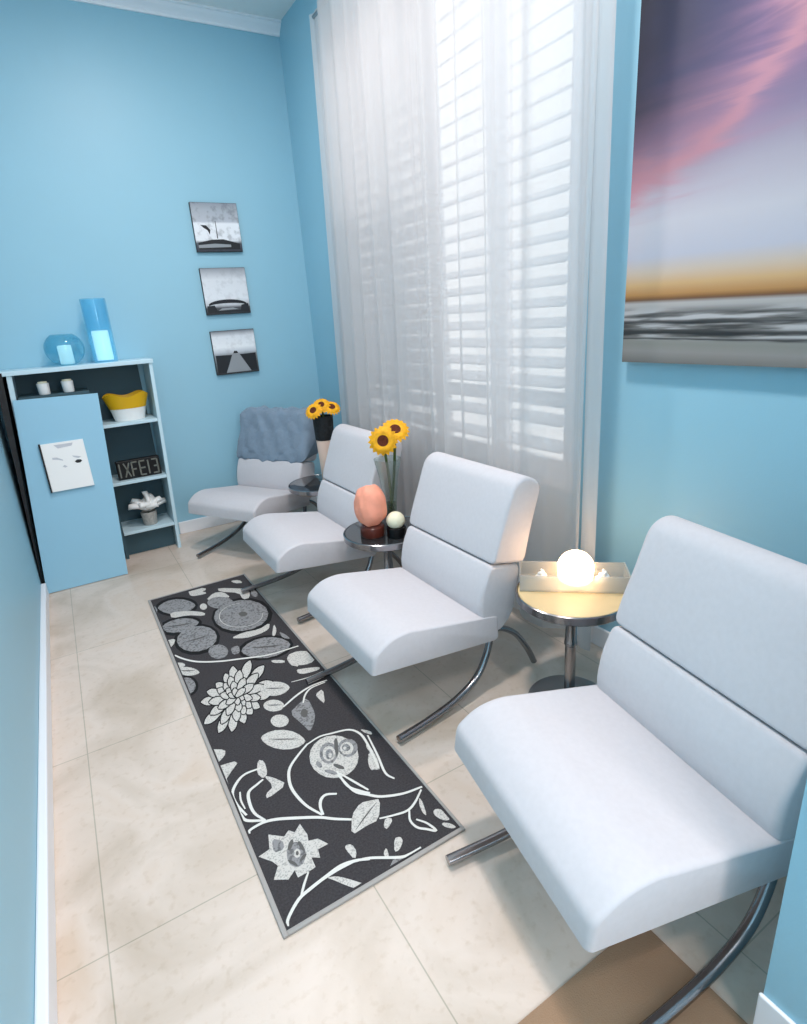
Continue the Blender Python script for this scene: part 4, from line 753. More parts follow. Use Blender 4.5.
def sunflower(loc, tip, bottom, face, lab, R_=.060):
    t = empty('sunflower', loc, label=lab, cat='flower', group='sunflowers in the clear vase')
    bm = bmesh.new(); tp = Vector(tip); bt = Vector(bottom); midp = (tp+bt)/2+Vector((.006,-.004,0))
    tube(bm, [bt, midp, tp], .0075, 8); link('stem', bm, M['stem'], t)
    z = Vector(face).normalized(); x = z.orthogonal().normalized(); y = z.cross(x); F = Matrix((x, y, z)).transposed().to_4x4(); F.translation = tp
    bm = bmesh.new(); n = 17
    for ring, (r0, r1, lift) in enumerate(((R_*.38, R_, .006), (R_*.36, R_*.82, .014))):
        for k in range(n):
            a = 2*PI*(k+ring*.5)/n; ca, sa = math.cos(a), math.sin(a)
            up = []; dn = []
            for q in range(7):
                s_ = q/6; r = r0+(r1-r0)*s_; w = R_*.20*math.sin(PI*min(1, .18+s_*.82))+.0006; zz = lift-.010*s_*s_+.004*math.sin(3*s_)
                for side, lst in ((-1, up), (1, dn)): lst.append(bm.verts.new(F @ Vector((ca*r-sa*w*side, sa*r+ca*w*side, zz+.002*abs(side)))))
            for q in range(6): bm.faces.new((up[q], up[q+1], dn[q+1], dn[q]))
    link('petals', bm, M['petal'], t, angle=180)
    bm = bmesh.new(); lathe(bm, [(0,-.004),(R_*.42,-.002),(R_*.46,.008),(R_*.36,.017),(R_*.16,.015),(0,.012)], 26)
    for v in bm.verts: v.co = F @ v.co
    link('seed_head', bm, M['seed'], t)
    bm = bmesh.new(); lathe(bm, [(0,-.014),(R_*.3,-.012),(R_*.5,-.003),(R_*.42,-.001),(0,0)], 14)
    for v in bm.verts: v.co = F @ v.co
    link('sepals', bm, M['stem'], t)
    return t
sunflower((1.405,2.585,.4905), (-.048,-.060,.470), (.010,.006,.018), (-.50,-.78,.22), 'sunflower on the left in the clear vase, facing the camera', .078)
sunflower((1.405,2.585,.4905), (.040,-.035,.505), (-.010,.0,.018), (-.22,-.60,.68), 'sunflower on the right in the clear vase, tilted upward and slightly higher', .078)

# ---- far table: tall peach vase with yellow flowers
fv = empty('flower_vase', (1.505, 3.64, .4905), label='tall peach vase with a black collar on the farthest side table', cat='vase')
bm = bmesh.new(); lathe(bm, [(0,0),(.046,0),(.05,.01),(.056,.20),(.062,.295),(.056,.295),(0,.285)], 32); link('vase_body', bm, M['peach'], fv)
bm = bmesh.new(); lathe(bm, [(.058,.2955),(.064,.30),(.070,.455),(.064,.458),(.056,.31),(0,.302)], 32); link('collar', bm, mat('black woven collar', (26,28,30), .6, noise=(60,.5), bump=(90,.6)), fv)
for k, (dx, dy, dz, lab) in enumerate([(-.065,-.02,.500,'yellow flower at the left of the bunch in the peach vase'), (0.0,.0,.525,'yellow flower in the middle of the bunch in the peach vase'), (.06,-.03,.505,'yellow flower at the right of the bunch in the peach vase')]):
    t = sunflower((1.505,3.64,.4905), (dx,dy,dz), (dx*.3,dy*.3,.306), (-.35+dx*5,-.6,.7), lab, .064); t['group'] = 'yellow flowers in the peach vase'; 

# ------------------------------------------------------------------ wall art
def art_base(name, loc, w, h, d, face, axis):
    pass
# big seascape on the window wall
PY0, PY1, PZ0, PZ1 = .46, 1.535, 1.325, 2.95
pic = empty('seascape_canvas', (XR, (PY0+PY1)/2, (PZ0+PZ1)/2), label='large canvas print of a sunset seascape with pink clouds on the right wall', cat='painting')
hw, hh = (PY1-PY0)/2, (PZ1-PZ0)/2
M['navy'] = mat('canvas edge dark', (40,42,58), .7)
link('canvas_edge', B((-.042,-hw,-hh), (-.001,hw,hh), .003), M['navy'], pic, smooth=False)
m = bpy.data.materials.new('printed seascape'); m.use_nodes = True; nt = m.node_tree; L = nt.links; b = nt.nodes['Principled BSDF']; b.inputs['Roughness'].default_value = .5
tc = N(m, 'ShaderNodeTexCoord'); sp = N(m, 'ShaderNodeSeparateXYZ'); L.new(tc.outputs['Object'], sp.inputs[0])
def math_(op, a, c=None, cl=False):
    n = N(m, 'ShaderNodeMath', operation=op); n.use_clamp = cl
    for i, v in enumerate((a, c)):
        if v is None: continue
        if isinstance(v, (int, float)): n.inputs[i].default_value = v
        else: L.new(v, n.inputs[i])
    return n.outputs[0]
def mixc(f, a, c):
    n = N(m, 'ShaderNodeMix', data_type='RGBA')
    if isinstance(f, (int, float)): n.inputs['Factor'].default_value = f
    else: L.new(f, n.inputs['Factor'])
    for k, v in (('A', a), ('B', c)):
        if isinstance(v, tuple): n.inputs[k].default_value = (*lin(v), 1)
        else: L.new(v, n.inputs[k])
    return n.outputs['Result']
zc = (PZ0+PZ1)/2
def zp(z): return (z-PZ0)/(PZ1-PZ0)
v = math_('DIVIDE', math_('ADD', sp.outputs['Z'], hh), 2*hh)          # 0 bottom .. 1 top
uu = math_('DIVIDE', math_('SUBTRACT', hw, sp.outputs['Y']), 2*hw)     # 0 left .. 1 right as seen
# soft edge wobble of the horizon
vb = math_('SUBTRACT', v, math_('MULTIPLY', uu, -.012))
base = ramp(m, [(0,(120,118,112)),(zp(1.37),(160,156,148)),(zp(1.395),(150,150,140)),(zp(1.52),(190,186,180)),(zp(1.535),(200,196,188)),(zp(1.548),(120,76,36)),
                (zp(1.565),(200,146,84)),(zp(1.60),(228,186,130)),(zp(1.64),(224,204,180)),(zp(1.69),(208,208,216)),(zp(1.80),(216,213,216)),(zp(1.93),(190,182,192)),
                (zp(2.05),(150,134,160)),(zp(2.20),(104,96,134)),(zp(2.45),(66,66,106)),(1,(44,48,86))])
L.new(vb, base.inputs['Fac'])
# pink wisp rising to the right
wisp_n = N(m, 'ShaderNodeTexNoise'); wisp_n.inputs['Scale'].default_value = 1; wisp_n.inputs['Detail'].default_value = 6; wisp_n.inputs['Distortion'].default_value = .6
mp = N(m, 'ShaderNodeMapping'); mp.inputs['Rotation'].default_value = (math.radians(38), 0, 0); mp.inputs['Scale'].default_value = (1, 1.6, 14)
L.new(tc.outputs['Object'], mp.inputs['Vector']); L.new(mp.outputs['Vector'], wisp_n.inputs['Vector'])
# centre line height over u
ctr = math_('ADD', zp(1.95), math_('ADD', math_('MULTIPLY', uu, .10), math_('MULTIPLY', math_('MULTIPLY', uu, uu), .52)))
dist = math_('DIVIDE', math_('SUBTRACT', v, math_('ADD', ctr, math_('MULTIPLY', math_('SUBTRACT', wisp_n.outputs['Fac'], .5), .26))), math_('ADD', .042, math_('MULTIPLY', uu, -.026)))
band = math_('POWER', 2.718, math_('MULTIPLY', math_('MULTIPLY', dist, dist), -1.0))
col = mixc(math_('MULTIPLY', band, .95, True), base.outputs['Color'], (226,160,160))
ctr2 = math_('ADD', zp(2.02), math_('ADD', math_('MULTIPLY', uu, .16), math_('MULTIPLY', math_('MULTIPLY', uu, uu), .15)))
dist2 = math_('DIVIDE', math_('SUBTRACT', v, math_('ADD', ctr2, math_('MULTIPLY', math_('SUBTRACT', wisp_n.outputs['Fac'], .5), .30))), .085)
band2 = math_('POWER', 2.718, math_('MULTIPLY', math_('MULTIPLY', dist2, dist2), -1.0))
col = mixc(math_('MULTIPLY', band2, .55, True), col, (190,140,165))
# dark cloud at the upper left
sky_m = math_('MULTIPLY', math_('MULTIPLY', math_('SUBTRACT', v, zp(1.88)), 6.0, True), math_('SUBTRACT', 1.0, math_('MULTIPLY', uu, 2.6), True), True)
nd = N(m, 'ShaderNodeTexNoise'); nd.inputs['Scale'].default_value = 4; nd.inputs['Detail'].default_value = 4; L.new(tc.outputs['Object'], nd.inputs['Vector'])
col = mixc(math_('MULTIPLY', sky_m, math_('ADD', .65, math_('MULTIPLY', nd.outputs['Fac'], .5)), True), col, (24,22,34))
# wave lines in the sea
wn = N(m, 'ShaderNodeTexNoise'); wn.inputs['Scale'].default_value = 1; wn.inputs['Detail'].default_value = 5
mp2 = N(m, 'ShaderNodeMapping'); mp2.inputs['Scale'].default_value = (1, 3.0, 46); L.new(tc.outputs['Object'], mp2.inputs['Vector']); L.new(mp2.outputs['Vector'], wn.inputs['Vector'])
wr = ramp(m, [(.40,(34,33,32)),(.5,(120,118,114)),(.60,(210,208,204))]); L.new(wn.outputs['Fac'], wr.inputs['Fac'])
sea = math_('MULTIPLY', math_('MULTIPLY', math_('SUBTRACT', vb, zp(1.405)), 90, True), math_('MULTIPLY', math_('SUBTRACT', zp(1.525), vb), 60, True), True)
col = mixc(math_('MULTIPLY', sea, .85), col, wr.outputs['Color'])
for zz, wd in ((1.435, .0045), (1.470, .0035), (1.413,.002)):
    dd = math_('DIVIDE', math_('SUBTRACT', vb, math_('ADD', zp(zz), math_('MULTIPLY', math_('SUBTRACT', wn.outputs['Fac'], .5), .012))), wd)
    col = mixc(math_('MULTIPLY', math_('POWER', 2.718, math_('MULTIPLY', math_('MULTIPLY', dd, dd), -1.0)), .85, True), col, (34,34,36))
dk = N(m, 'ShaderNodeMix', data_type='RGBA', blend_type='MULTIPLY'); dk.inputs['Factor'].default_value = 1; L.new(col, dk.inputs['A']); dk.inputs['B'].default_value = (.80,.77,.80,1)
L.new(dk.outputs['Result'], b.inputs['Base Color'])
link('printed_face', B((-.0440,-hw,-hh), (-.0422,hw,hh)), m, pic, smooth=False)

# three small black and white prints on the back wall, with real picture elements
def square_print(cx_, cz_, lab, kind):
    t = empty('square_print', (cx_, YB, cz_), label=lab, cat='picture', group='small black and white prints on the back wall')
    w, h = .170, .165
    link('print_block', B((-w,-.028,-h), (w,-.001,h), .003), M['black'], t, smooth=False)
    m = bpy.data.materials.new('monochrome print %s' % kind); m.use_nodes = True; L2 = m.node_tree.links; b = m.node_tree.nodes['Principled BSDF']; b.inputs['Roughness'].default_value = .45
    tc = N(m, 'ShaderNodeTexCoord'); sp = N(m, 'ShaderNodeSeparateXYZ'); L2.new(tc.outputs['Object'], sp.inputs[0])
    r = N(m, 'ShaderNodeMapRange'); r.inputs['From Min'].default_value = -h; r.inputs['From Max'].default_value = h; L2.new(sp.outputs['Z'], r.inputs['Value'])
    st = {'pier': [(0,(40,42,52)),(.12,(70,74,86)),(.18,(90,94,100)),(.24,(236,238,242)),(.58,(238,240,244)),(.62,(186,190,198)),(.85,(170,176,184)),(1,(140,146,156))],
          'bridge': [(0,(30,32,36)),(.14,(70,72,76)),(.2,(200,202,206)),(.35,(232,234,238)),(.75,(224,226,230)),(1,(140,144,152))],
          'road': [(0,(40,42,44)),(.25,(96,100,102)),(.45,(150,154,158)),(.5,(196,200,206)),(.62,(242,244,246)),(.86,(230,232,236)),(1,(90,94,104))]}[kind]
    rp = ramp(m, st); L2.new(r.outputs['Result'], rp.inputs['Fac'])
    nz = N(m, 'ShaderNodeTexNoise'); nz.inputs['Scale'].default_value = 22; nz.inputs['Detail'].default_value = 6; L2.new(tc.outputs['Object'], nz.inputs['Vector'])
    rr = ramp(m, [(.35,(190,190,190)),(.5,(255,255,255))]); L2.new(nz.outputs['Fac'], rr.inputs['Fac'])
    mx = N(m, 'ShaderNodeMix', data_type='RGBA', blend_type='MULTIPLY'); mx.inputs['Factor'].default_value = .7 if kind == 'pier' else .25
    L2.new(rp.outputs['Color'], mx.inputs['A']); L2.new(rr.outputs['Color'], mx.inputs['B']); L2.new(mx.outputs['Result'], b.inputs['Base Color'])
    ink = mat('print ink', (36,38,42), .5); ink2 = mat('print grey', (150,154,158), .5)
    bm = bmesh.new(); k = .985
    box(bm, (-w*k,-.0295,-h*k), (w*k,-.0282,h*k))
    def poly(pts, mi):
        f = bm.faces.new([bm.verts.new((x*w, -.0300-mi*.0003, y*h)) for x, y in pts]); f.material_index = mi
    if kind == 'pier':
        poly([(-.06,-.45),(-.02,-.45),(-.03,.28),(-.05,.28)], 1)
        poly([(-.7,.1),(-.45,.08),(-.3,-.1),(-.35,-.3),(-.42,-.12),(-.6,0)], 1)
        poly([(-.9,-.62),(-.3,-.50),(.2,-.48),(.9,-.66),(.9,-.9),(-.9,-.9)], 1)
        poly([(-.9,-.72),(-.2,-.66),(.5,-.70),(.5,-.80),(-.9,-.84)], 2)
    elif kind == 'bridge':
        n = 14; top = []; bot = []
        for i in range(n+1):
            x = -.85+1.7*i/n; a = math.sqrt(max(0, 1-(x/.9)**2))
            top.append((x, -.62+.26*a)); bot.append((x, -.66+.14*a))
        poly(top+bot[::-1], 1)
        poly([(-.93,-.92),(.93,-.92),(.93,-.55),(.6,-.62),(.55,-.84),(-.5,-.84),(-.6,-.60),(-.93,-.62)], 1)
        poly([(-.45,-.83),(-.3,-.74),(.2,-.72),(.45,-.80)], 2)
    else:
        poly([(-.93,-.92),(-.55,-.92),(-.18,-.12),(-.93,-.10)], 1); poly([(.93,-.92),(.62,-.92),(.16,-.12),(.93,-.10)], 1)
        poly([(-.55,-.92),(.62,-.92),(.16,-.08),(-.14,-.08)], 2)
        poly([(-.12,-.06),(.12,-.06),(.08,.04),(-.05,.06)], 1)
    link('printed_face', bm, [m, ink, ink2], t, smooth=False)
    return t
square_print(1.277, 2.262, 'topmost of the three small black and white prints, with a tall post', 'pier')
square_print(1.270, 1.823, 'middle one of the three small black and white prints, an arched bridge over water', 'bridge')
square_print(1.270, 1.375, 'lowest of the three small black and white prints, with a pale road', 'road')

# ------------------------------------------------------------------ cabinet
CF, CB = 4.40, YB-.003            # front and back of the carcass
cb = empty('display_cabinet', (.15, CF, 0), label='pale blue cabinet with open shelves and a flat door against the back wall', cat='cabinet')
def hexa(front, back):            # two quads -> solid
    bm = bmesh.new(); a = [bm.verts.new(p) for p in front]; b_ = [bm.verts.new(p) for p in back]
    bm.faces.new(a); bm.faces.new(b_[::-1])
    for i in range(4): bm.faces.new((a[i], b_[i], b_[(i+1) % 4], a[(i+1) % 4]))
    return bm
def C_(bm): 
    for v in bm.verts: v.co -= Vector((.15, CF, 0))
    return bm
xTL, xTR, xBR, zT = -.245, .607, .548, 1.392
def rx(z): return xBR+(xTR-xBR)*z/zT
link('top_board', C_(B((xTL-.062, CF-.012, zT-.028), (rx(zT)+.006, CB, zT), .003)), M['cabedge'], cb, smooth=False)
link('right_side', C_(hexa([(xBR-.022,CF,0),(xBR,CF,0),(rx(1.364),CF,1.364),(rx(1.364)-.022,CF,1.364)], [(xBR-.022,CB,0),(xBR,CB,0),(rx(1.364),CB,1.364),(rx(1.364)-.022,CB,1.364)])), M['cabedge'], cb, smooth=False)
link('back_panel', C_(B((-.26, CB-.012, .0), (.545, CB, 1.364))), M['cabin'], cb, smooth=False)
link('left_side', C_(hexa([(-.345,CF,0),(-.315,CF,0),(-.222,CF,1.364),(-.250,CF,1.364)], [(-.345,CB,0),(-.315,CB,0),(-.222,CB,1.364),(-.250,CB,1.364)])), M['cabedge'], cb, smooth=False)
DIV = .165
link('divider', C_(B((DIV, CF+.02, .0), (DIV+.02, CB-.012, 1.20))), M['cabin'], cb, smooth=False)
for i, z in enumerate((.985, .575, .205)):
    link('shelf', C_(B((DIV+.02, CF+.004, z-.022), (rx(z)-.023, CB-.012, z), .002)), M['cabedge'] , cb, smooth=False)
link('compartment_floor', C_(B((-.22, CF+.02, 1.205), (DIV+.02, CB-.012, 1.225))), M['cabin'], cb, smooth=False)
link('plinth', C_(B((DIV+.02, CF+.10, 0), (xBR-.023, CF+.12, .183))), M['cabin'], cb, smooth=False)
# black filler standing for the shaded wall gap, widening towards the floor
bm = hexa([(-.382+.0,4.125,0),(-.350,4.115,0),(-.268,4.385,1.385),(-.310,4.385,1.385)], [(-.36,CB,0),(-.347,CB,0),(-.268,CB,1.385),(-.310,CB,1.385)])
for v in bm.verts: v.co.x = max(v.co.x, XL+.003)
o = link('gap_shade', C_(bm), M['black'], cb, smooth=False); o['label'] = 'black filler for the shaded gap at the wall'
# door, slanting out at the foot
dz = (4.385, 4.115)
dr = link('door', C_(hexa([(-.346,4.115,.004),(.139,4.115,.004),(.229,4.378,1.204),(-.252,4.378,1.216)], [(-.346,4.135,.004),(.139,4.135,.004),(.229,4.397,1.204),(-.252,4.397,1.216)])), M['cab'], cb, smooth=False)
# picture on the door
n_ = Vector((0, -(1.21), -.263)).normalized(); n_ = Vector((0, -1.2, .263)).normalized() 
upv = Vector((0, .263, 1.2)).normalized()
def on_door(z): return 4.115+.263*z/1.21
pc = empty('door_picture', (-.047, on_door(.777)-.0, .777), label='small white picture with faint grey marks hung on the cabinet door', cat='picture')
tilt = Matrix.Rotation(-math.atan(.263/1.21), 4, 'X')
def dpic(bm, lean=.0):
    for v in bm.verts: v.co = tilt @ v.co
    return bm
link('frame_block', dpic(B((-.122,-.022,-.155), (.122,-.001,.155), .002)), M['white'], pc, smooth=False)
o = link('frame_edge', dpic(B((-.132,-.024,-.158), (-.1225,-.001,.158))), M['black'], pc, smooth=False)
bm = bmesh.new()
def blob(bm, pts, d=-.0232):
    bm.faces.new([bm.verts.new((x, d, z)) for x, z in pts])
blob(bm, [(.045,.018),(.060,.028),(.080,.026),(.088,.016),(.075,.006),(.055,.006)])
o = link('dark_mark', dpic(bm), M['black'], pc, smooth=False)
m_ink = mat('soft grey ink', (196,198,204), .6)
for pts in ([(-.075,.062),(-.05,.060),(-.02,.042),(-.018,.034),(-.05,.046),(-.075,.050)], [(-.030,-.004),(-.018,.006),(-.002,-.006),(-.015,-.012)],
            [(.038,.058),(.07,.050),(.088,.042),(.07,.036),(.045,.046)], [(-.05,.14),(.06,.14),(.05,.122),(-.03,.116)]):
    bm = bmesh.new(); blob(bm, pts, -.0228); o = link('grey_mark', dpic(bm), m_ink, pc, smooth=False)

# ---- on top of the cabinet
gb = empty('glass_bowl', (.105, 4.53, zT+.001), label='round teal glass bowl with a bright white candle inside, on top of the cabinet', cat='candle holder')
pr = [(.116*math.cos(a)+.003, .105+.109*math.sin(a)) for a in [math.radians(d) for d in range(-70, 62, 8)]]
bm = bmesh.new(); lathe(bm, [(0,.001)]+pr+[(r-.004, z) for r, z in pr[::-1]]+[(0,.006)], 40); link('bowl', bm, M['tealglass'], gb)
M['candle'] = mat('lit white candle', (250,250,246), .5, emit=((255,250,240), .9))
bm = bmesh.new(); lathe(bm, [(0,.008),(.040,.008),(.042,.012),(.042,.120),(.038,.128),(0,.125)], 24); link('candle', bm, M['candle'], gb)
gc = empty('glass_cylinder', (.335, 4.53, zT+.001), label='tall blue glass cylinder vase with a white candle inside, on top of the cabinet', cat='candle holder')
R0, HH = .074, .405
bm = bmesh.new(); lathe(bm, [(0,0),(R0,0),(R0+.002,.004),(R0+.004,HH),(R0+.001,HH+.002),(R0-.003,HH),(R0-.005,.012),(0,.010)], 40); link('cylinder', bm, M['blueglass'], gc)
bm = bmesh.new(); lathe(bm, [(0,.012),(.050,.012),(.052,.016),(.052,.20),(.048,.205),(0,.203)], 28); link('candle', bm, M['candle'], gc)

# ---- inside the shelves
def votive(x, lab):
    t = empty('votive_candle', (x, 4.47, 1.226), label=lab, cat='candle', group='small candles in the top compartment')
    bm = bmesh.new(); lathe(bm, [(0,0),(.030,0),(.033,.004),(.036,.070),(.033,.072),(.030,.058),(0,.058)], 24); link('cup', bm, M['white'], t)
    bm = bmesh.new(); lathe(bm, [(0,.0585),(.0295,.0585),(.027,.082),(0,.085)], 20); link('wax', bm, M['cream'], t)
votive(-.070, 'small white candle cup in the top compartment, the left one of two')
votive(.070, 'small white candle cup in the top compartment, the right one of two')
bw = empty('fluted_bowl', (.405, 4.53, .986), label='white bowl with a scalloped yellow upper half, on the upper open shelf', cat='bowl')
def flute(z0, z1, r0, r1, amp0, amp1, thick=.006):
    bm = bmesh.new(); n = 64; R_ = []
    for (z, r, am) in ((z0, r0, amp0), ((z0+z1)/2, (r0+r1)/2, (amp0+amp1)/2), (z1, r1, amp1), (z1, r1-thick, amp1), ((z0+z1)/2, (r0+r1)/2-thick, (amp0+amp1)/2), (z0+.004, r0-thick, amp0)):
        R_.append([bm.verts.new(((r)*1.0*math.cos(2*PI*i/n), r*.72*math.sin(2*PI*i/n), z+am*math.cos(2*PI*i/n*4+PI)*(1 if z == z1 else .4))) for i in range(n)])
    for A_, B_ in zip(R_, R_[1:]):
        for i in range(n): bm.faces.new((A_[i], A_[(i+1) % n], B_[(i+1) % n], B_[i]))
    bm.faces.new(R_[0][::-1]); bm.faces.new(R_[-1])
    return bm
link('bowl_body', flute(0, .085, .098, .118, 0, 0), M['white'], bw)
link('scalloped_rim', flute(.0855, .178, .120, .150, 0, .012), M['yellow'], bw)
# dark block sign with raised letters
sg = empty('letter_sign', (.385, 4.48, .576), label='black block sign with raised metallic letters on the middle open shelf', cat='sign')
link('sign_block', B((-.145,-.02,0), (.145,.03,.135), .004), M['black'], sg, smooth=False)
m_let = mat('dull pewter letters', (128,130,122), .4, metal=.5)
def letter(ch, x, w=.036, h=.100, z0=.018):
    bm = bmesh.new(); t = .009; y0, y1 = -.030, -.0205
    def bar(x0, za, x1, zb, t=t):
        a = Vector((x0, za)); c = Vector((x1, zb)); d = (c-a).normalized(); nrm = Vector((-d.y, d.x))*t/2
        q = [a-nrm, a+nrm, c+nrm, c-nrm]
        f = [bm.verts.new((p.x, y0, p.y)) for p in q]; g = [bm.verts.new((p.x, y1, p.y)) for p in q]
        bm.faces.new(f); bm.faces.new(g[::-1])
        for i in range(4): bm.faces.new((f[i], g[i], g[(i+1) % 4], f[(i+1) % 4]))
    l, r, bt, tp, md = x-w/2, x+w/2, z0, z0+h, z0+h/2
    if ch == 'I': bar(x, bt, x, tp)
    if ch == 'X': bar(l, bt, r, tp); bar(l, tp, r, bt)
    if ch == 'F': bar(l, bt, l, tp); bar(l, tp, r, tp); bar(l, md, r*.8+l*.2, md)
    if ch == 'E': bar(l, bt, l, tp); bar(l, tp, r, tp); bar(l, md, r, md); bar(l, bt, r, bt)
    if ch == '3': bar(l, tp, r, tp); bar(r, tp, r, bt); bar(l, bt, r, bt); bar(l+.01, md, r, md)
    return bm
for ch, x in zip('IXFEI3', (-.128,-.080,-.028,.024,.064,.108)):
    link('letter', letter(ch, x), m_let, sg, smooth=False)
# small pot with white blossom
fp = empty('potted_blossom', (.385, 4.50, .206), label='small speckled pot with a white blossom on the lowest open shelf', cat='plant')
bm = bmesh.new(); lathe(bm, [(0,0),(.046,0),(.049,.004),(.056,.095),(.052,.098),(.048,.088),(0,.086)], 24)
link('pot', bm, mat('speckled grey pot', (176,172,166), .6, noise=(60,.25)), fp)
bm = bmesh.new()
for k, (a, el, ln) in enumerate([(200,18,.11),(160,35,.10),(85,78,.10),(20,12,.115),(-20,30,.10),(250,20,.09),(110,10,.09),(300,15,.08),(60,40,.09)]):
    a = math.radians(a); el = math.radians(el); d = Vector((math.cos(a)*math.cos(el), math.sin(a)*math.cos(el)*.6, math.sin(el))).normalized()
    s_ = d.cross(Vector((0,0,1)) if abs(d.z) < .9 else Vector((1,0,0))).normalized(); u_ = s_.cross(d)
    pth = [Vector((0,0,.115))+d*ln*q/6+u_*.012*math.sin(PI*q/6) for q in range(7)]
    rings = []
    for q, p in enumerate(pth):
        w = .050*math.sin(PI*min(.98, .12+q/6*.86))+.002
        rings.append([bm.verts.new(p+s_*w*math.cos(2*PI*j/8)+u_*.016*math.sin(2*PI*j/8)) for j in range(8)])
    for A_, B_ in zip(rings, rings[1:]):
        for j in range(8): bm.faces.new((A_[j], A_[(j+1) % 8], B_[(j+1) % 8], B_[j]))
    bm.faces.new(rings[0][::-1]); bm.faces.new(rings[-1])
for v in bm.verts: v.co = Vector((v.co.x*1.25, v.co.y*1.25, .115+(v.co.z-.115)*1.35))
link('blossom', bm, M['white'], fp, angle=180)
bm = bmesh.new(); tube(bm, [(0,0,.0865),(.003,0,.12)], .006, 8); link('stem', bm, M['stem'], fp)

# ------------------------------------------------------------------ rug with woven flowers
RX0, RX1, RY0, RY1 = .200, .788, 1.148, 3.56
M['rugbase'] = mat('charcoal woven rug', (70,67,69), .9, spec=.15, noise=(160,.22), bump=(500,.4))
def rugmat(name, c1, c2, sc):
    m = mat(name, c1, .9, spec=.1, bump=(500,.3)); b = m.node_tree.nodes['Principled BSDF']
    tc = N(m, 'ShaderNodeTexCoord'); vo = N(m, 'ShaderNodeTexNoise'); vo.inputs['Scale'].default_value = sc; vo.inputs['Detail'].default_value = 3
    m.node_tree.links.new(tc.outputs['Object'], vo.inputs['Vector'])
    r = ramp(m, [(.40, c2), (.48, c1)]); m.node_tree.links.new(vo.outputs['Fac'], r.inputs['Fac']); m.node_tree.links.new(r.outputs['Color'], b.inputs['Base Color'])
    return m
M['rugwhite'] = rugmat('ivory pile', (214,210,204), (176,173,168), 170)
M['ruggrey'] = rugmat('grey pile', (150,149,150), (112,111,112), 90)
M['rugdark'] = mat('dark pile', (98,96,94), .9)
M['rugblack'] = mat('black outline pile', (24,23,24), .9)
M['rugline'] = mat('ivory pile line', (226,224,218), .9)
M['rugedge'] = mat('grey bound rug edge', (172,167,163), .8, bump=(400,.3))
rg = empty('runner_rug', (RX0, RY0, 0), label='charcoal runner rug with white and grey flowers and vines on the stone floor', cat='rug')
bm = bmesh.new(); box(bm, (0, 0, .0005), (RX1-RX0, RY1-RY0, .006))
zt = .006
for mk, lay, pts in RUG_SHAPES:
    mi = {'w': 1, 'g': 2, 'd': 3, 'k': 5}[mk]; zi_ = globals().get('zi_', 0)+1; z = zt+.0003*lay+.000008*zi_
    q = []
    for p in pts:
        if not q or (Vector(p)-Vector(q[-1])).length > 1e-4: q.append(p)
    if (Vector(q[0])-Vector(q[-1])).length < 1e-4: q.pop()
    if len(q) < 3: continue
    area = sum(q[i-1][0]*q[i][1]-q[i][0]*q[i-1][1] for i in range(len(q)))
    if area < 0: q = q[::-1]
    try:
        vs_ = [bm.verts.new((x-RX0, y-RY0, z)) for x, y in q]
        es = [bm.edges.new((vs_[i-1], vs_[i])) for i in range(len(vs_))]
        r_ = bmesh.ops.triangle_fill(bm, use_beauty=True, use_dissolve=False, edges=es, normal=(0, 0, 1))
        for f in r_['geom']:
            if isinstance(f, bmesh.types.BMFace):
                f.material_index = mi
    except Exception as e: print('shape', e)
for wd, pts in RUG_VINES:
    zi_ += 1; P = smooth_path([(x-RX0, y-RY0, zt+.0014+.000008*zi_) for x, y in pts], 5); L_ = []; R_ = []
    for i, p in enumerate(P):
        t = (P[min(i+1, len(P)-1)]-P[max(i-1, 0)]); t.z = 0; t = t.normalized() if t.length > 0 else Vector((1,0,0)); n2_ = Vector((-t.y, t.x, 0))*wd*.5*(.75+.35*math.sin(PI*i/len(P)))
        a_, b__ = p+n2_, p-n2_
        for s__ in (a_, b__): s__.x = min(max(s__.x, .012), RX1-RX0-.012); s__.y = min(max(s__.y, .012), RY1-RY0-.01)
        L_.append(bm.verts.new(a_)); R_.append(bm.verts.new(b__))
    for i in range(len(P)-1):
        f = bm.faces.new((L_[i], R_[i], R_[i+1], L_[i+1])); f.material_index = 4
link('rug_pile', bm, [M['rugbase'], M['rugwhite'], M['ruggrey'], M['rugdark'], M['rugline'], M['rugblack']], rg, smooth=False)
W_, H_ = RX1-RX0, RY1-RY0
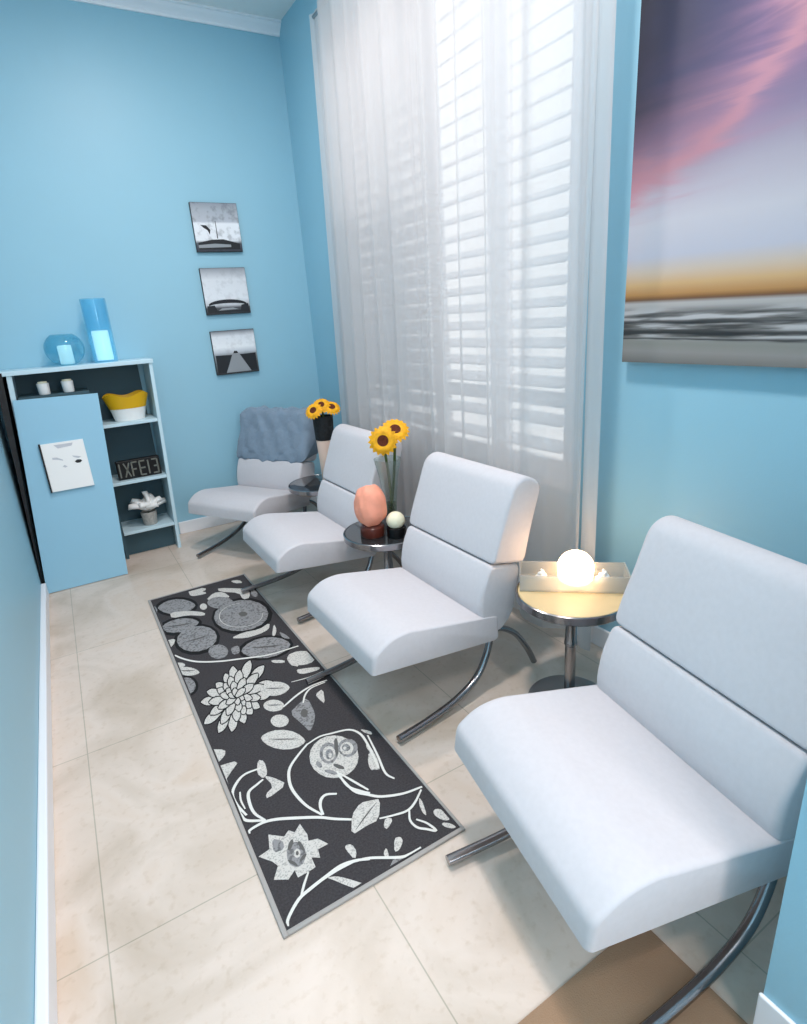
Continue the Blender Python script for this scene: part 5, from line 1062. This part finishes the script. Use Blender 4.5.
for a, b_ in (((-.008,-.008,0), (.006,H_+.008,.009)), ((.006,-.008,0), (W_+.008,.006,.009)), ((W_-.002,.006,0), (W_+.008,H_+.008,.009)), ((.006,H_-.002,0), (W_-.002,H_+.008,.009))):
    link('bound_edge', B(a, b_, .002), M['rugedge'], rg)

# tan mat under the nearest chair
M['tan'] = mat('tan woven mat', (160,130,104), .8, noise=(3,.10), bump=(300,.2))
mt = link('floor_mat', B((.44,-.3,.0), (1.005,.655,.006), .002), M['tan'], None); tag(mt, 'plain tan floor mat under the nearest chair at the bottom of the view', 'mat')

# ------------------------------------------------------------------ light
w = bpy.data.worlds.new('World'); S.world = w; w.use_nodes = True
bg = w.node_tree.nodes['Background']; bg.inputs['Color'].default_value = (1,.99,.98,1); bg.inputs['Strength'].default_value = 1.6
fill_downlight(.80, 3.0, 34); fill_downlight(.80, 1.3, 44); fill_downlight(.45, -.8, 26)
def area(name, loc, rot, sx, sy, e, color=(1,1,1)):
    l = bpy.data.lights.new(name, 'AREA'); l.shape = 'RECTANGLE'; l.size = sx; l.size_y = sy; l.energy = e; l.color = color
    o = bpy.data.objects.new(name, l); COL.objects.link(o); o.location = loc; o.rotation_euler = rot; return o
# added fill light to the right behind the camera, no opening stands there
area('side_fill', (.93, -1.05, 1.75), Vector((-.60,.80,-.06)).to_track_quat('-Z', 'Y').to_euler(), 1.1, 1.9, 62, (1,.93,.91))

# ------------------------------------------------------------------ camera
cam = bpy.data.cameras.new('Camera'); co = bpy.data.objects.new('Camera', cam); COL.objects.link(co)
cam.sensor_fit = 'VERTICAL'; cam.sensor_height = 24; cam.lens = 572.112/1024*24; cam.clip_start = .02
R3 = Matrix(CAMM)
co.matrix_world = Matrix.Translation((0, 0, 1.55)) @ R3.to_4x4()
S.camera = co
S.view_settings.view_transform = 'Standard'; S.view_settings.look = 'None'; S.view_settings.gamma = 1; S.view_settings.exposure = .04
S.view_settings.use_curve_mapping = False
S.cycles.max_bounces = 10; S.cycles.diffuse_bounces = 5; S.cycles.transparent_max_bounces = 24; S.cycles.use_denoising = True
S.cycles.sample_clamp_indirect = 6; S.cycles.sample_clamp_direct = 0
